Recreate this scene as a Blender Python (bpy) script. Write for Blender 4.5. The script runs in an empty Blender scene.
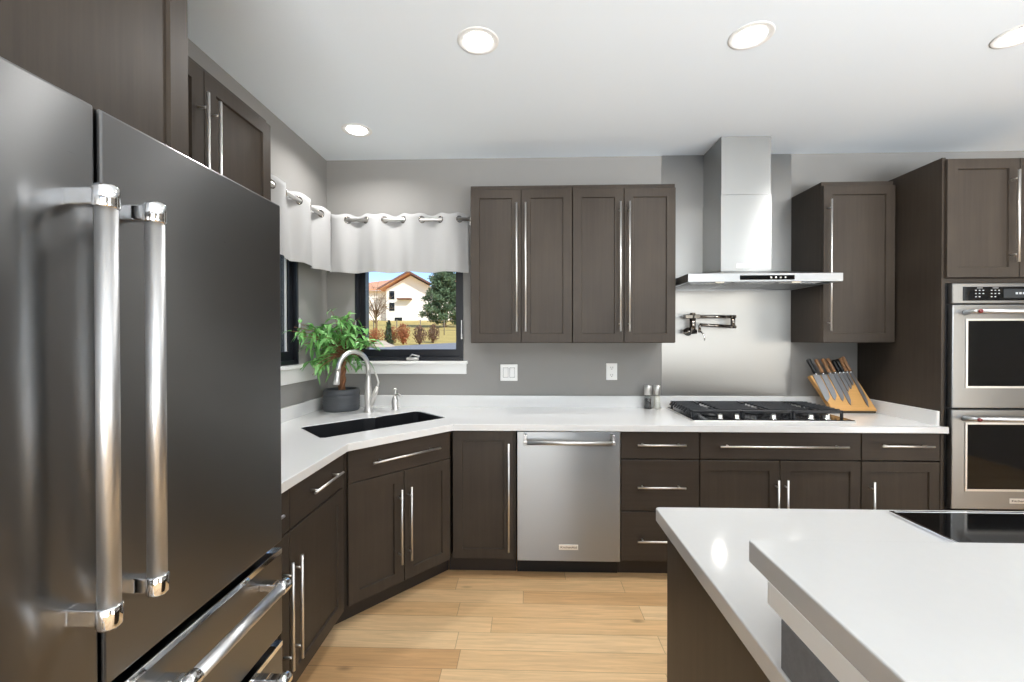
import bpy, bmesh, math, random
from mathutils import Vector, Matrix

# ------------------------------------------------------------------ camera, sky, sun, fill lamps, exposure
SC = bpy.context.scene
COL = SC.collection
random.seed(7)
PI = math.pi

XL, YW, ZC = -1.477, 3.212, 2.732          # left wall, back wall, ceiling
XR, YF = 5.3, -4.4                          # right wall and the wall behind the camera
INCH = 0.0254

cam_data = bpy.data.cameras.new('camera')
cam = bpy.data.objects.new('camera', cam_data)
COL.objects.link(cam)
cam_data.sensor_width = 36.0
cam_data.lens = 438.83 / 1024.0 * 36.0
cam_data.clip_start = 0.02
cam_data.clip_end = 400
cam.matrix_world = (Matrix.Translation((0, 0, 1.4206)) @ Matrix.Rotation(0.0325, 4, 'Z')
                    @ Matrix.Rotation(PI / 2 - 0.0077, 4, 'X') @ Matrix.Rotation(-0.0011, 4, 'Z'))
SC.camera = cam

world = bpy.data.worlds.new('world')
SC.world = world
world.use_nodes = True
wn = world.node_tree
for n in list(wn.nodes):
    wn.nodes.remove(n)
w_out = wn.nodes.new('ShaderNodeOutputWorld')
w_bg = wn.nodes.new('ShaderNodeBackground')
w_sky = wn.nodes.new('ShaderNodeTexSky')
w_sky.sky_type = 'NISHITA'
w_sky.sun_disc = False
w_sky.sun_elevation = math.radians(34)
w_sky.sun_rotation = math.radians(140)
w_sky.altitude = 1900
w_sky.air_density = 0.8
w_sky.dust_density = 3.0
w_bg.inputs['Strength'].default_value = 0.26
wn.links.new(w_sky.outputs['Color'], w_bg.inputs['Color'])
wn.links.new(w_bg.outputs['Background'], w_out.inputs['Surface'])

sun_data = bpy.data.lights.new('sun', 'SUN')
sun_data.energy = 4.7
sun_data.angle = math.radians(0.6)
sun_data.color = (1.0, 0.94, 0.86)
sun = bpy.data.objects.new('sun', sun_data)
sun.rotation_euler = Vector((-0.52, 0.62, -0.58)).to_track_quat('-Z', 'Y').to_euler()
sun.location = (10, -12, 12)
COL.objects.link(sun)


def area_light(name, loc, direction, sx, sy, watts, color=(1, 1, 1), spread=180):
    d = bpy.data.lights.new(name, 'AREA')
    d.shape = 'RECTANGLE'
    d.size, d.size_y = sx, sy
    d.energy = watts
    d.spread = math.radians(spread)
    d.color = color
    o = bpy.data.objects.new(name, d)
    o.location = loc
    o.rotation_euler = Vector(direction).to_track_quat('-Z', 'Z').to_euler()
    COL.objects.link(o)
    return o


# added fill lamp behind the camera, tilted up to bounce off the ceiling
area_light('ceiling_fill_rear', (1.6, YF + 0.5, 0.6), (0, 0.85, 1), 5.0, 1.5, 310, (0.90, 0.945, 0.985), 108)
# second added fill lamp, by the right wall, also tilted up at the ceiling
area_light('ceiling_fill_side', (XR - 0.45, -1.6, 0.62), (-0.8, 0.35, 1), 2.4, 1.4, 95, (0.90, 0.945, 0.985), 112)
DOWNLIGHT_W = 8.0

SC.view_settings.view_transform = 'Standard'
SC.view_settings.look = 'None'
SC.view_settings.exposure = 0.10
SC.view_settings.gamma = 1.0
SC.view_settings.use_curve_mapping = False
SC.cycles.max_bounces = 10
SC.cycles.diffuse_bounces = 6
SC.cycles.glossy_bounces = 5
SC.cycles.caustics_reflective = False
SC.cycles.caustics_refractive = False
SC.cycles.sample_clamp_indirect = 6.0


# ------------------------------------------------------------------ helpers
def lin(r, g, b):
    f = lambda c: (c / 255 / 12.92) if c / 255 <= 0.04045 else ((c / 255 + 0.055) / 1.055) ** 2.4
    return (f(r), f(g), f(b), 1.0)


class MB:
    """Collects shapes in world coordinates into one mesh."""

    def __init__(self):
        self.bm = bmesh.new()

    def box(self, x0, x1, y0, y1, z0, z1, bev=0.0, seg=1):
        b = self.bm
        vs = [b.verts.new((x, y, z)) for x in (x0, x1) for y in (y0, y1) for z in (z0, z1)]
        fs = [(0, 1, 3, 2), (4, 6, 7, 5), (0, 4, 5, 1), (2, 3, 7, 6), (0, 2, 6, 4), (1, 5, 7, 3)]
        faces = [b.faces.new([vs[i] for i in f]) for f in fs]
        if bev > 0:
            es = list({e for f in faces for e in f.edges})
            bmesh.ops.bevel(b, geom=es, offset=bev, segments=seg, affect='EDGES', profile=0.5)
        return self

    def obox(self, c, ax, ay, az, hx, hy, hz, bev=0.0):
        """Box about centre c with axes ax, ay, az."""
        b = self.bm
        c = Vector(c)
        ax, ay, az = Vector(ax).normalized(), Vector(ay).normalized(), Vector(az).normalized()
        vs = [b.verts.new(c + ax * sx * hx + ay * sy * hy + az * sz * hz)
              for sx in (-1, 1) for sy in (-1, 1) for sz in (-1, 1)]
        fs = [(0, 1, 3, 2), (4, 6, 7, 5), (0, 4, 5, 1), (2, 3, 7, 6), (0, 2, 6, 4), (1, 5, 7, 3)]
        faces = [b.faces.new([vs[i] for i in f]) for f in fs]
        if bev > 0:
            es = list({e for f in faces for e in f.edges})
            bmesh.ops.bevel(b, geom=es, offset=bev, segments=2, affect='EDGES', profile=0.5)
        return self

    def front(self, x0, x1, z0, z1, rings, y=0.0, back=0.02):
        """Panel facing -Y: rings of (inset, depth) walk inwards from the back edge to the centre."""
        b = self.bm
        R = []
        for ins, d in [(0, back)] + rings:
            R.append([b.verts.new(p) for p in ((x0 + ins, y + d, z0 + ins), (x1 - ins, y + d, z0 + ins),
                                               (x1 - ins, y + d, z1 - ins), (x0 + ins, y + d, z1 - ins))])
        b.faces.new(list(reversed(R[0])))
        for a, c in zip(R[:-1], R[1:]):
            for i in range(4):
                j = (i + 1) % 4
                b.faces.new((a[i], a[j], c[j], c[i]))
        b.faces.new(R[-1])
        return self

    def tube(self, pts, r, n=12, cap=True):
        b = self.bm
        pts = [Vector(p) for p in pts]
        rs = r if isinstance(r, (list, tuple)) else [r] * len(pts)
        t0 = (pts[1] - pts[0]).normalized()
        up = Vector((0, 0, 1)) if abs(t0.z) < 0.9 else Vector((1, 0, 0))
        nrm = t0.cross(up).normalized()
        rings = []
        for i, p in enumerate(pts):
            if i == 0:
                t = t0
            elif i == len(pts) - 1:
                t = (pts[i] - pts[i - 1]).normalized()
            else:
                t = ((pts[i + 1] - p).normalized() + (p - pts[i - 1]).normalized()).normalized()
            nrm = (nrm - t * nrm.dot(t)).normalized()
            bn = t.cross(nrm)
            rings.append([b.verts.new(p + (nrm * math.cos(2 * PI * k / n) + bn * math.sin(2 * PI * k / n)) * rs[i])
                          for k in range(n)])
        for a, c in zip(rings[:-1], rings[1:]):
            for k in range(n):
                f = b.faces.new((a[k], a[(k + 1) % n], c[(k + 1) % n], c[k]))
                f.smooth = True
        if cap:
            b.faces.new(list(reversed(rings[0])))
            b.faces.new(rings[-1])
        return self

    def lathe(self, c, prof, n=24, axis='Z', smooth=True):
        """prof: (radius, height) pairs along the axis."""
        b = self.bm
        c = Vector(c)
        rings = []
        for r, h in prof:
            ring = []
            for k in range(n):
                a = 2 * PI * k / n
                u, v = max(r, 1e-5) * math.cos(a), max(r, 1e-5) * math.sin(a)
                p = {'Z': (u, v, h), 'Y': (u, h, v), 'X': (h, u, v)}[axis]
                ring.append(b.verts.new(c + Vector(p)))
            rings.append(ring)
        for a, d in zip(rings[:-1], rings[1:]):
            for k in range(n):
                f = b.faces.new((a[k], a[(k + 1) % n], d[(k + 1) % n], d[k]))
                f.smooth = smooth
        b.faces.new(list(reversed(rings[0])))
        b.faces.new(rings[-1])
        return self

    def torus(self, c, nrm, R, r, n=20, m=8):
        b = self.bm
        c, nrm = Vector(c), Vector(nrm).normalized()
        a = nrm.orthogonal().normalized()
        d = nrm.cross(a)
        rings = []
        for i in range(n):
            t = 2 * PI * i / n
            e = a * math.cos(t) + d * math.sin(t)
            rings.append([b.verts.new(c + e * (R + r * math.cos(2 * PI * k / m)) + nrm * r * math.sin(2 * PI * k / m))
                          for k in range(m)])
        for i in range(n):
            p, q = rings[i], rings[(i + 1) % n]
            for k in range(m):
                f = b.faces.new((p[k], p[(k + 1) % m], q[(k + 1) % m], q[k]))
                f.smooth = True
        return self

    def slab(self, outer, z0, z1, holes=(), bev=0.0, seg=2):
        """Horizontal slab with an outline and optional holes; outer top edge rounded."""
        b = self.bm
        es = []
        outer_vs = None
        for loop in [outer] + list(holes):
            vs = [b.verts.new((x, y, z0)) for x, y in loop]
            if outer_vs is None:
                outer_vs = set(vs)
            es += [b.edges.new((vs[i], vs[(i + 1) % len(vs)])) for i in range(len(vs))]
        r = bmesh.ops.triangle_fill(b, edges=es, use_beauty=True)
        fs = [g for g in r['geom'] if isinstance(g, bmesh.types.BMFace)]
        ex = bmesh.ops.extrude_face_region(b, geom=fs)
        nv = [g for g in ex['geom'] if isinstance(g, bmesh.types.BMVert)]
        bmesh.ops.translate(b, verts=nv, vec=(0, 0, z1 - z0))
        bmesh.ops.recalc_face_normals(b, faces=list(b.faces))
        if bev > 0:
            be = [e for e in b.edges if len(e.link_faces) == 2 and e.calc_face_angle(0) > 0.3
                  and (abs(e.link_faces[0].normal.z) > 0.5) != (abs(e.link_faces[1].normal.z) > 0.5)]
            bmesh.ops.bevel(b, geom=be, offset=bev, segments=seg, affect='EDGES', profile=0.5)
        return self

    def poly(self, pts):
        return self.bm.faces.new([self.bm.verts.new(p) for p in pts])

    def prism_xz(self, pts, y0, y1):
        """Extrude an outline in X,Z along Y."""
        b = self.bm
        A = [b.verts.new((x, y0, z)) for x, z in pts]
        B = [b.verts.new((x, y1, z)) for x, z in pts]
        n = len(pts)
        b.faces.new(A)
        b.faces.new(list(reversed(B)))
        for i in range(n):
            j = (i + 1) % n
            b.faces.new((A[j], A[i], B[i], B[j]))
        return self


ROOTM = {}


def top_of(o):
    while o.parent is not None:
        o = o.parent
    return o


def obj(name, mb, material, parent=None, local=False, recalc=True):
    """Link the collected shapes as ONE mesh object; world coordinates unless local."""
    me = bpy.data.meshes.new(name)
    if recalc:
        bmesh.ops.recalc_face_normals(mb.bm, faces=list(mb.bm.faces))
    if parent is not None and not local:
        mb.bm.transform(ROOTM[top_of(parent).name].inverted())
    mb.bm.to_mesh(me)
    mb.bm.free()
    o = bpy.data.objects.new(name, me)
    if material is not None:
        me.materials.append(material)
    COL.objects.link(o)
    if parent is not None:
        o.parent = parent
    else:
        ROOTM[o.name] = Matrix.Identity(4)
    return o


def tag(o, label, cat, group=None, kind=None):
    if label:
        o['label'] = label
    if cat:
        o['category'] = cat
    if group:
        o['group'] = group
    if kind:
        o['kind'] = kind
    return o


def thing(name, label, cat, loc=(0, 0, 0), rotz=0.0, group=None):
    o = bpy.data.objects.new(name, None)
    o.empty_display_size = 0.05
    COL.objects.link(o)
    o.location = loc
    o.rotation_euler = (0, 0, rotz)
    ROOTM[o.name] = Matrix.Translation(loc) @ Matrix.Rotation(rotz, 4, 'Z')
    return tag(o, label, cat, group)


def structure(name, mb, material, label=None, cat=None):
    o = obj(name, mb, material)
    o['kind'] = 'structure'
    return tag(o, label, cat)


def lettering(name, text, size, loc, material, parent, width=None, rot=(PI / 2, 0, 0)):
    """Flat raised letters, centred at loc and facing -Y."""
    cu = bpy.data.curves.new(name, 'FONT')
    cu.body = text
    cu.size = size
    cu.align_x = 'CENTER'
    cu.align_y = 'CENTER'
    cu.extrude = 0.0004
    tmp = bpy.data.objects.new(name + '_tmp', cu)
    COL.objects.link(tmp)
    dg = bpy.context.evaluated_depsgraph_get()
    me = bpy.data.meshes.new_from_object(tmp.evaluated_get(dg))
    bpy.data.objects.remove(tmp)
    s = 1.0
    if width:
        xs = [v.co.x for v in me.vertices]
        s = width / max(1e-6, max(xs) - min(xs))
    from mathutils import Euler
    me.transform(Matrix.Translation(loc) @ Euler(rot).to_matrix().to_4x4() @ Matrix.Diagonal((s, 1, 1, 1)))
    me.transform(ROOTM[top_of(parent).name].inverted())
    me.materials.clear()
    me.materials.append(material)
    o = bpy.data.objects.new(name, me)
    COL.objects.link(o)
    o.parent = parent
    return o


# ------------------------------------------------------------------ materials
def new_mat(name):
    m = bpy.data.materials.new(name)
    m.use_nodes = True
    t = m.node_tree
    return m, t, t.nodes['Principled BSDF']


def plain(name, col, rough=0.5, metal=0.0, spec=0.5, coat=0.0, emis=None, estr=0.0, noise=0.0, nscale=40.0,
          bump=0.0, bscale=200.0, stretch=(1, 1, 1), aniso=0.0):
    m, t, p = new_mat(name)
    p.inputs['Base Color'].default_value = col
    p.inputs['Roughness'].default_value = rough
    p.inputs['Metallic'].default_value = metal
    p.inputs['Specular IOR Level'].default_value = spec
    p.inputs['Coat Weight'].default_value = coat
    p.inputs['Coat Roughness'].default_value = 0.08
    if aniso:
        p.inputs['Anisotropic'].default_value = aniso
    if emis:
        p.inputs['Emission Color'].default_value = emis
        p.inputs['Emission Strength'].default_value = estr
    if noise or bump:
        tc = t.nodes.new('ShaderNodeTexCoord')
        mp = t.nodes.new('ShaderNodeMapping')
        mp.inputs['Scale'].default_value = stretch
        t.links.new(tc.outputs['Object'], mp.inputs['Vector'])
    if noise:
        nz = t.nodes.new('ShaderNodeTexNoise')
        nz.inputs['Scale'].default_value = nscale
        nz.inputs['Detail'].default_value = 4
        t.links.new(mp.outputs['Vector'], nz.inputs['Vector'])
        mx = t.nodes.new('ShaderNodeMix')
        mx.data_type = 'RGBA'
        mx.inputs['A'].default_value = tuple(c * (1 - noise) for c in col[:3]) + (1,)
        mx.inputs['B'].default_value = tuple(min(1, c * (1 + noise)) for c in col[:3]) + (1,)
        t.links.new(nz.outputs['Fac'], mx.inputs['Factor'])
        t.links.new(mx.outputs['Result'], p.inputs['Base Color'])
    if bump:
        nb = t.nodes.new('ShaderNodeTexNoise')
        nb.inputs['Scale'].default_value = bscale
        nb.inputs['Detail'].default_value = 2
        t.links.new(mp.outputs['Vector'], nb.inputs['Vector'])
        bp = t.nodes.new('ShaderNodeBump')
        bp.inputs['Strength'].default_value = bump
        bp.inputs['Distance'].default_value = 0.002
        t.links.new(nb.outputs['Fac'], bp.inputs['Height'])
        t.links.new(bp.outputs['Normal'], p.inputs['Normal'])
    return m


def wood_cabinet(name, dark, light, stretch=(55, 55, 2.2), rough=0.44):
    m, t, p = new_mat(name)
    tc = t.nodes.new('ShaderNodeTexCoord')
    mp = t.nodes.new('ShaderNodeMapping')
    mp.inputs['Scale'].default_value = stretch
    t.links.new(tc.outputs['Object'], mp.inputs['Vector'])
    n1 = t.nodes.new('ShaderNodeTexNoise')
    n1.inputs['Scale'].default_value = 1.0
    n1.inputs['Detail'].default_value = 6
    n1.inputs['Roughness'].default_value = 0.65
    t.links.new(mp.outputs['Vector'], n1.inputs['Vector'])
    n2 = t.nodes.new('ShaderNodeTexNoise')
    n2.inputs['Scale'].default_value = 3.0
    t.links.new(tc.outputs['Object'], n2.inputs['Vector'])
    av = t.nodes.new('ShaderNodeMath')
    av.operation = 'ADD'
    t.links.new(n1.outputs['Fac'], av.inputs[0])
    t.links.new(n2.outputs['Fac'], av.inputs[1])
    mr = t.nodes.new('ShaderNodeMapRange')
    mr.inputs['From Min'].default_value = 0.7
    mr.inputs['From Max'].default_value = 1.3
    t.links.new(av.outputs[0], mr.inputs['Value'])
    mx = t.nodes.new('ShaderNodeMix')
    mx.data_type = 'RGBA'
    mx.inputs['A'].default_value = dark
    mx.inputs['B'].default_value = light
    t.links.new(mr.outputs['Result'], mx.inputs['Factor'])
    t.links.new(mx.outputs['Result'], p.inputs['Base Color'])
    p.inputs['Roughness'].default_value = rough
    p.inputs['Specular IOR Level'].default_value = 0.24
    bp = t.nodes.new('ShaderNodeBump')
    bp.inputs['Strength'].default_value = 0.05
    bp.inputs['Distance'].default_value = 0.001
    t.links.new(n1.outputs['Fac'], bp.inputs['Height'])
    t.links.new(bp.outputs['Normal'], p.inputs['Normal'])
    return m


def plank_floor():
    m, t, p = new_mat('oak_planks')
    N = t.nodes.new
    L = t.links.new

    def math_(op, a, b=None):
        n = N('ShaderNodeMath')
        n.operation = op
        for i, v in enumerate((a, b)):
            if v is None:
                continue
            if isinstance(v, (int, float)):
                n.inputs[i].default_value = v
            else:
                L(v, n.inputs[i])
        return n.outputs[0]

    tc = N('ShaderNodeTexCoord')
    sx = N('ShaderNodeSeparateXYZ')
    L(tc.outputs['Object'], sx.inputs[0])
    W = 0.118
    yr = math_('DIVIDE', math_('ADD', sx.outputs['Y'], 0.026), W)
    row = math_('FLOOR', yr)
    wn1 = N('ShaderNodeTexWhiteNoise')
    wn1.noise_dimensions = '1D'
    L(row, wn1.inputs['W'])
    xo = math_('DIVIDE', math_('ADD', sx.outputs['X'], math_('MULTIPLY', wn1.outputs['Value'], 7.3)), 0.95)
    colm = math_('FLOOR', xo)
    cid = math_('ADD', math_('MULTIPLY', row, 17.13), math_('MULTIPLY', colm, 3.71))
    wn2 = N('ShaderNodeTexWhiteNoise')
    wn2.noise_dimensions = '1D'
    L(cid, wn2.inputs['W'])
    ramp = N('ShaderNodeValToRGB')
    L(wn2.outputs['Value'], ramp.inputs['Fac'])
    e = ramp.color_ramp.elements
    e[0].position, e[0].color = 0.0, lin(206, 163, 115)
    e[1].position, e[1].color = 1.0, lin(234, 200, 154)
    k = e.new(0.45)
    k.color = lin(221, 181, 132)
    # grain
    cmb = N('ShaderNodeCombineXYZ')
    L(math_('MULTIPLY', sx.outputs['X'], 2.2), cmb.inputs[0])
    L(math_('MULTIPLY', sx.outputs['Y'], 34.0), cmb.inputs[1])
    L(math_('MULTIPLY', wn2.outputs['Value'], 40.0), cmb.inputs[2])
    g = N('ShaderNodeTexNoise')
    g.inputs['Scale'].default_value = 1.6
    g.inputs['Detail'].default_value = 7
    g.inputs['Roughness'].default_value = 0.62
    g.inputs['Distortion'].default_value = 0.9
    L(cmb.outputs[0], g.inputs['Vector'])
    gr = N('ShaderNodeMapRange')
    gr.inputs['From Min'].default_value = 0.3
    gr.inputs['From Max'].default_value = 0.7
    gr.inputs['To Min'].default_value = 0.80
    gr.inputs['To Max'].default_value = 1.10
    L(g.outputs['Fac'], gr.inputs['Value'])
    # knots
    vk = N('ShaderNodeTexVoronoi')
    vk.inputs['Scale'].default_value = 1.0
    cm2 = N('ShaderNodeCombineXYZ')
    L(math_('MULTIPLY', sx.outputs['X'], 2.0), cm2.inputs[0])
    L(math_('MULTIPLY', sx.outputs['Y'], 5.0), cm2.inputs[1])
    L(cm2.outputs[0], vk.inputs['Vector'])
    kn = N('ShaderNodeMapRange')
    kn.inputs['From Min'].default_value = 0.02
    kn.inputs['From Max'].default_value = 0.09
    kn.inputs['To Min'].default_value = 0.55
    kn.inputs['To Max'].default_value = 1.0
    L(vk.outputs['Distance'], kn.inputs['Value'])
    # seams
    fy = math_('FRACT', yr)
    fx = math_('FRACT', xo)
    ey = math_('LESS_THAN', math_('MINIMUM', fy, math_('SUBTRACT', 1.0, fy)), 0.011)
    ex = math_('LESS_THAN', math_('MINIMUM', fx, math_('SUBTRACT', 1.0, fx)), 0.0016)
    seam = math_('SUBTRACT', 1.0, math_('MULTIPLY', math_('MAXIMUM', ey, ex), 0.42))
    f = math_('MULTIPLY', math_('MULTIPLY', gr.outputs['Result'], kn.outputs['Result']), seam)
    mul = N('ShaderNodeMix')
    mul.data_type = 'RGBA'
    mul.blend_type = 'MULTIPLY'
    mul.inputs['Factor'].default_value = 1.0
    L(ramp.outputs['Color'], mul.inputs['A'])
    cc = N('ShaderNodeCombineColor')
    for i in range(3):
        L(f, cc.inputs[i])
    L(cc.outputs[0], mul.inputs['B'])
    L(mul.outputs['Result'], p.inputs['Base Color'])
    p.inputs['Roughness'].default_value = 0.38
    return m


def glass_mat(name, tint=(0.96, 0.98, 0.98, 1), gloss=0.07):
    m = bpy.data.materials.new(name)
    m.use_nodes = True
    t = m.node_tree
    t.nodes.remove(t.nodes['Principled BSDF'])
    tr = t.nodes.new('ShaderNodeBsdfTransparent')
    tr.inputs['Color'].default_value = tint
    gl = t.nodes.new('ShaderNodeBsdfGlossy')
    gl.inputs['Roughness'].default_value = 0.02
    mx = t.nodes.new('ShaderNodeMixShader')
    mx.inputs['Fac'].default_value = gloss
    t.links.new(tr.outputs[0], mx.inputs[1])
    t.links.new(gl.outputs[0], mx.inputs[2])
    t.links.new(mx.outputs[0], t.nodes['Material Output'].inputs['Surface'])
    return m


def cloth_mat(name, col, trans=0.3):
    m, t, p = new_mat(name)
    p.inputs['Base Color'].default_value = col
    p.inputs['Roughness'].default_value = 0.9
    p.inputs['Specular IOR Level'].default_value = 0.15
    tl = t.nodes.new('ShaderNodeBsdfTranslucent')
    tl.inputs['Color'].default_value = col
    mx = t.nodes.new('ShaderNodeMixShader')
    mx.inputs['Fac'].default_value = trans
    t.links.new(p.outputs[0], mx.inputs[1])
    t.links.new(tl.outputs[0], mx.inputs[2])
    t.links.new(mx.outputs[0], t.nodes['Material Output'].inputs['Surface'])
    tc = t.nodes.new('ShaderNodeTexCoord')
    nz = t.nodes.new('ShaderNodeTexNoise')
    nz.inputs['Scale'].default_value = 320
    t.links.new(tc.outputs['Object'], nz.inputs['Vector'])
    bp = t.nodes.new('ShaderNodeBump')
    bp.inputs['Strength'].default_value = 0.25
    bp.inputs['Distance'].default_value = 0.001
    t.links.new(nz.outputs['Fac'], bp.inputs['Height'])
    t.links.new(bp.outputs['Normal'], p.inputs['Normal'])
    return m


def brushed(name, col, rough, stretch, bump=0.06, aniso=0.0):
    """Brushed stainless: fine noise drawn out along the brushing direction."""
    m, t, p = new_mat(name)
    p.inputs['Base Color'].default_value = col
    p.inputs['Metallic'].default_value = 1.0
    if aniso:
        tg = t.nodes.new('ShaderNodeTangent')
        tg.direction_type = 'RADIAL'
        tg.axis = 'Z'
        t.links.new(tg.outputs['Tangent'], p.inputs['Tangent'])
        p.inputs['Anisotropic'].default_value = abs(aniso)
        p.inputs['Anisotropic Rotation'].default_value = 0.25 if aniso > 0 else 0.0
    tc = t.nodes.new('ShaderNodeTexCoord')
    mp = t.nodes.new('ShaderNodeMapping')
    mp.inputs['Scale'].default_value = stretch
    t.links.new(tc.outputs['Object'], mp.inputs['Vector'])
    nz = t.nodes.new('ShaderNodeTexNoise')
    nz.inputs['Scale'].default_value = 1.0
    nz.inputs['Detail'].default_value = 5
    t.links.new(mp.outputs['Vector'], nz.inputs['Vector'])
    mr = t.nodes.new('ShaderNodeMapRange')
    mr.inputs['To Min'].default_value = rough - 0.015
    mr.inputs['To Max'].default_value = rough + 0.025
    t.links.new(nz.outputs['Fac'], mr.inputs['Value'])
    t.links.new(mr.outputs['Result'], p.inputs['Roughness'])
    bp = t.nodes.new('ShaderNodeBump')
    bp.inputs['Strength'].default_value = bump
    bp.inputs['Distance'].default_value = 0.0006
    t.links.new(nz.outputs['Fac'], bp.inputs['Height'])
    t.links.new(bp.outputs['Normal'], p.inputs['Normal'])
    return m


M = {}
M['wall'] = plain('grey_wall_paint', lin(147, 145, 142), 0.85, bump=0.12, bscale=260)
M['ceiling'] = plain('ceiling_paint', lin(237, 244, 250), 0.9, bump=0.25, bscale=150)
M['trim'] = plain('white_trim_paint', lin(238, 238, 236), 0.4)
M['floor'] = plank_floor()
M['cab'] = wood_cabinet('stained_maple', lin(56, 49, 43), lin(69, 61, 53))
M['cab_h'] = wood_cabinet('stained_maple_crosswise', lin(55, 48, 42), lin(66, 58, 51), stretch=(2.2, 55, 55))
M['toe'] = plain('toe_kick_dark', lin(48, 41, 36), 0.5)
M['carcass'] = plain('carcass_dark', lin(40, 34, 30), 0.6)
M['quartz_darkened'] = plain('white_quartz_darkened', lin(194, 193, 191), 0.09, spec=0.5, noise=0.015, nscale=60)  # same quartz, colour darkened to offset the strong light on island and bar
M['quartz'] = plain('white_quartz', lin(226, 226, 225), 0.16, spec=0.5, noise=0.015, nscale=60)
M['steel_h'] = brushed('stainless_brushed_across', (0.36, 0.366, 0.37, 1), 0.34, (3, 3, 500), 0.04, 0.6)
M['steel_fridge'] = brushed('stainless_fridge', (0.215, 0.215, 0.217, 1), 0.28, (14, 14, 900), 0.006, 0.85)
M['steel_v'] = brushed('stainless_streaked', (0.40, 0.405, 0.40, 1), 0.34, (14, 14, 900), 0.006, 0.85)
M['steel_dish'] = brushed('stainless_dishwasher', (0.33, 0.34, 0.345, 1), 0.34, (14, 14, 900), 0.006, 0.85)
M['steel_sheet'] = brushed('stainless_sheet', (0.40, 0.398, 0.39, 1), 0.38, (900, 900, 8), 0.006, -0.8)
M['nickel'] = plain('brushed_nickel', (0.80, 0.785, 0.76, 1), 0.40, 1.0)
M['handle_tube'] = plain('satin_tube', (0.56, 0.56, 0.56, 1), 0.40, 1.0)
M['chrome'] = plain('polished_chrome', (0.80, 0.80, 0.80, 1), 0.07, 1.0)
M['dark_chrome'] = plain('dark_polished_nickel', (0.24, 0.22, 0.20, 1), 0.15, 1.0)
M['black'] = plain('black_gap', lin(14, 14, 16), 0.5)
M['black_gloss'] = plain('black_glass', lin(7, 7, 8), 0.05, spec=0.35)
M['display'] = plain('grey_display', lin(52, 55, 58), 0.15)
M['frame'] = plain('navy_black_window_frame', lin(24, 26, 33), 0.38)
M['glass'] = glass_mat('window_glass')
M['jar_glass'] = glass_mat('jar_glass', (0.93, 0.95, 0.94, 1), 0.12)
M['cloth'] = cloth_mat('white_voile', lin(184, 184, 184), 0.16)
M['white_plastic'] = plain('white_plastic', lin(244, 244, 242), 0.35)
M['slot'] = plain('outlet_slot', lin(90, 90, 90), 0.5)
M['iron'] = plain('cast_iron', lin(34, 35, 38), 0.42, spec=0.5, bump=0.1, bscale=500)
M['enamel'] = plain('black_enamel', lin(24, 25, 27), 0.18)
M['sink'] = plain('black_composite', lin(20, 21, 25), 0.42, bump=0.08, bscale=600)
M['pot'] = plain('grey_ribbed_pot', lin(80, 83, 87), 0.45, noise=0.25, nscale=8, stretch=(1, 1, 14))
M['soil'] = plain('potting_soil', lin(45, 35, 28), 0.95, bump=0.6, bscale=120)
M['bark'] = plain('braided_trunk_bark', lin(140, 98, 68), 0.8, noise=0.3, nscale=60, bump=0.4, bscale=90)
M['leaf'] = plain('ficus_leaf', lin(128, 186, 108), 0.38, noise=0.5, nscale=22)
M['bamboo'] = plain('bamboo_board', lin(214, 163, 98), 0.42, noise=0.14, nscale=1.0, stretch=(6, 90, 90))
M['bamboo_edge'] = plain('dark_foot', lin(70, 60, 45), 0.6)
M['knife_wood'] = plain('knife_handle_wood', lin(176, 128, 88), 0.45, noise=0.25, nscale=30)
M['knife_black'] = plain('knife_handle_black', lin(22, 22, 23), 0.35)
M['blade'] = plain('blade_steel', (0.30, 0.30, 0.31, 1), 0.42, 1.0)
M['pepper'] = plain('peppercorns', lin(34, 28, 25), 0.7, noise=0.6, nscale=300)
M['salt'] = plain('coarse_salt', lin(228, 224, 215), 0.7, bump=0.5, bscale=400)
M['pony'] = plain('dark_grey_textured', lin(112, 114, 117), 0.75, noise=0.3, nscale=35, bump=0.5, bscale=70)
M['red'] = plain('red_medallion', lin(120, 22, 26), 0.3, coat=0.5)
M['bulb'] = plain('lit_lens', (1, 1, 1, 1), 0.5, emis=(1.0, 0.98, 0.95, 1), estr=6.0)
M['hood_bulb'] = plain('hood_lens', (1, 1, 1, 1), 0.4, emis=(1.0, 0.86, 0.6, 1), estr=0.9)
M['ink'] = plain('dark_lettering', lin(35, 36, 38), 0.4)
M['icon'] = plain('pale_print', lin(190, 192, 194), 0.5)
M['badge'] = plain('bright_badge', (0.84, 0.84, 0.83, 1), 0.28, 0.6)
M['stucco'] = plain('cream_stucco', lin(244, 238, 232), 0.9, bump=0.3, bscale=9)
M['tile'] = plain('terracotta_tiles', lin(222, 164, 132), 0.8, noise=0.35, nscale=3.0)
M['fascia'] = plain('brown_fascia', lin(112, 76, 64), 0.7)
M['lawn'] = plain('dry_lawn', lin(206, 182, 108), 0.95, noise=0.35, nscale=0.9, bump=0.4, bscale=20)
M['asphalt'] = plain('asphalt', lin(150, 152, 158), 0.9, noise=0.12, nscale=3)
M['pine'] = plain('pine_needles', lin(88, 110, 82), 0.8, noise=0.4, nscale=1.5)
M['red_bush'] = plain('russet_twigs', lin(160, 96, 62), 0.9, noise=0.35, nscale=5)
M['brown_bush'] = plain('brown_twigs', lin(120, 92, 74), 0.9, noise=0.35, nscale=5)
M['conifer'] = plain('dark_conifer', lin(52, 62, 44), 0.85, noise=0.3, nscale=6)
M['twig'] = plain('bare_twigs', lin(132, 108, 84), 0.9)
M['rock'] = plain('pale_rock', lin(190, 176, 160), 0.9, noise=0.2, nscale=4, bump=0.5, bscale=6)
M['wire'] = plain('fence_wire', lin(120, 112, 100), 0.7)
M['blocker'] = plain('sun_blocker_grey', lin(150, 140, 128), 0.9)

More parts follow.
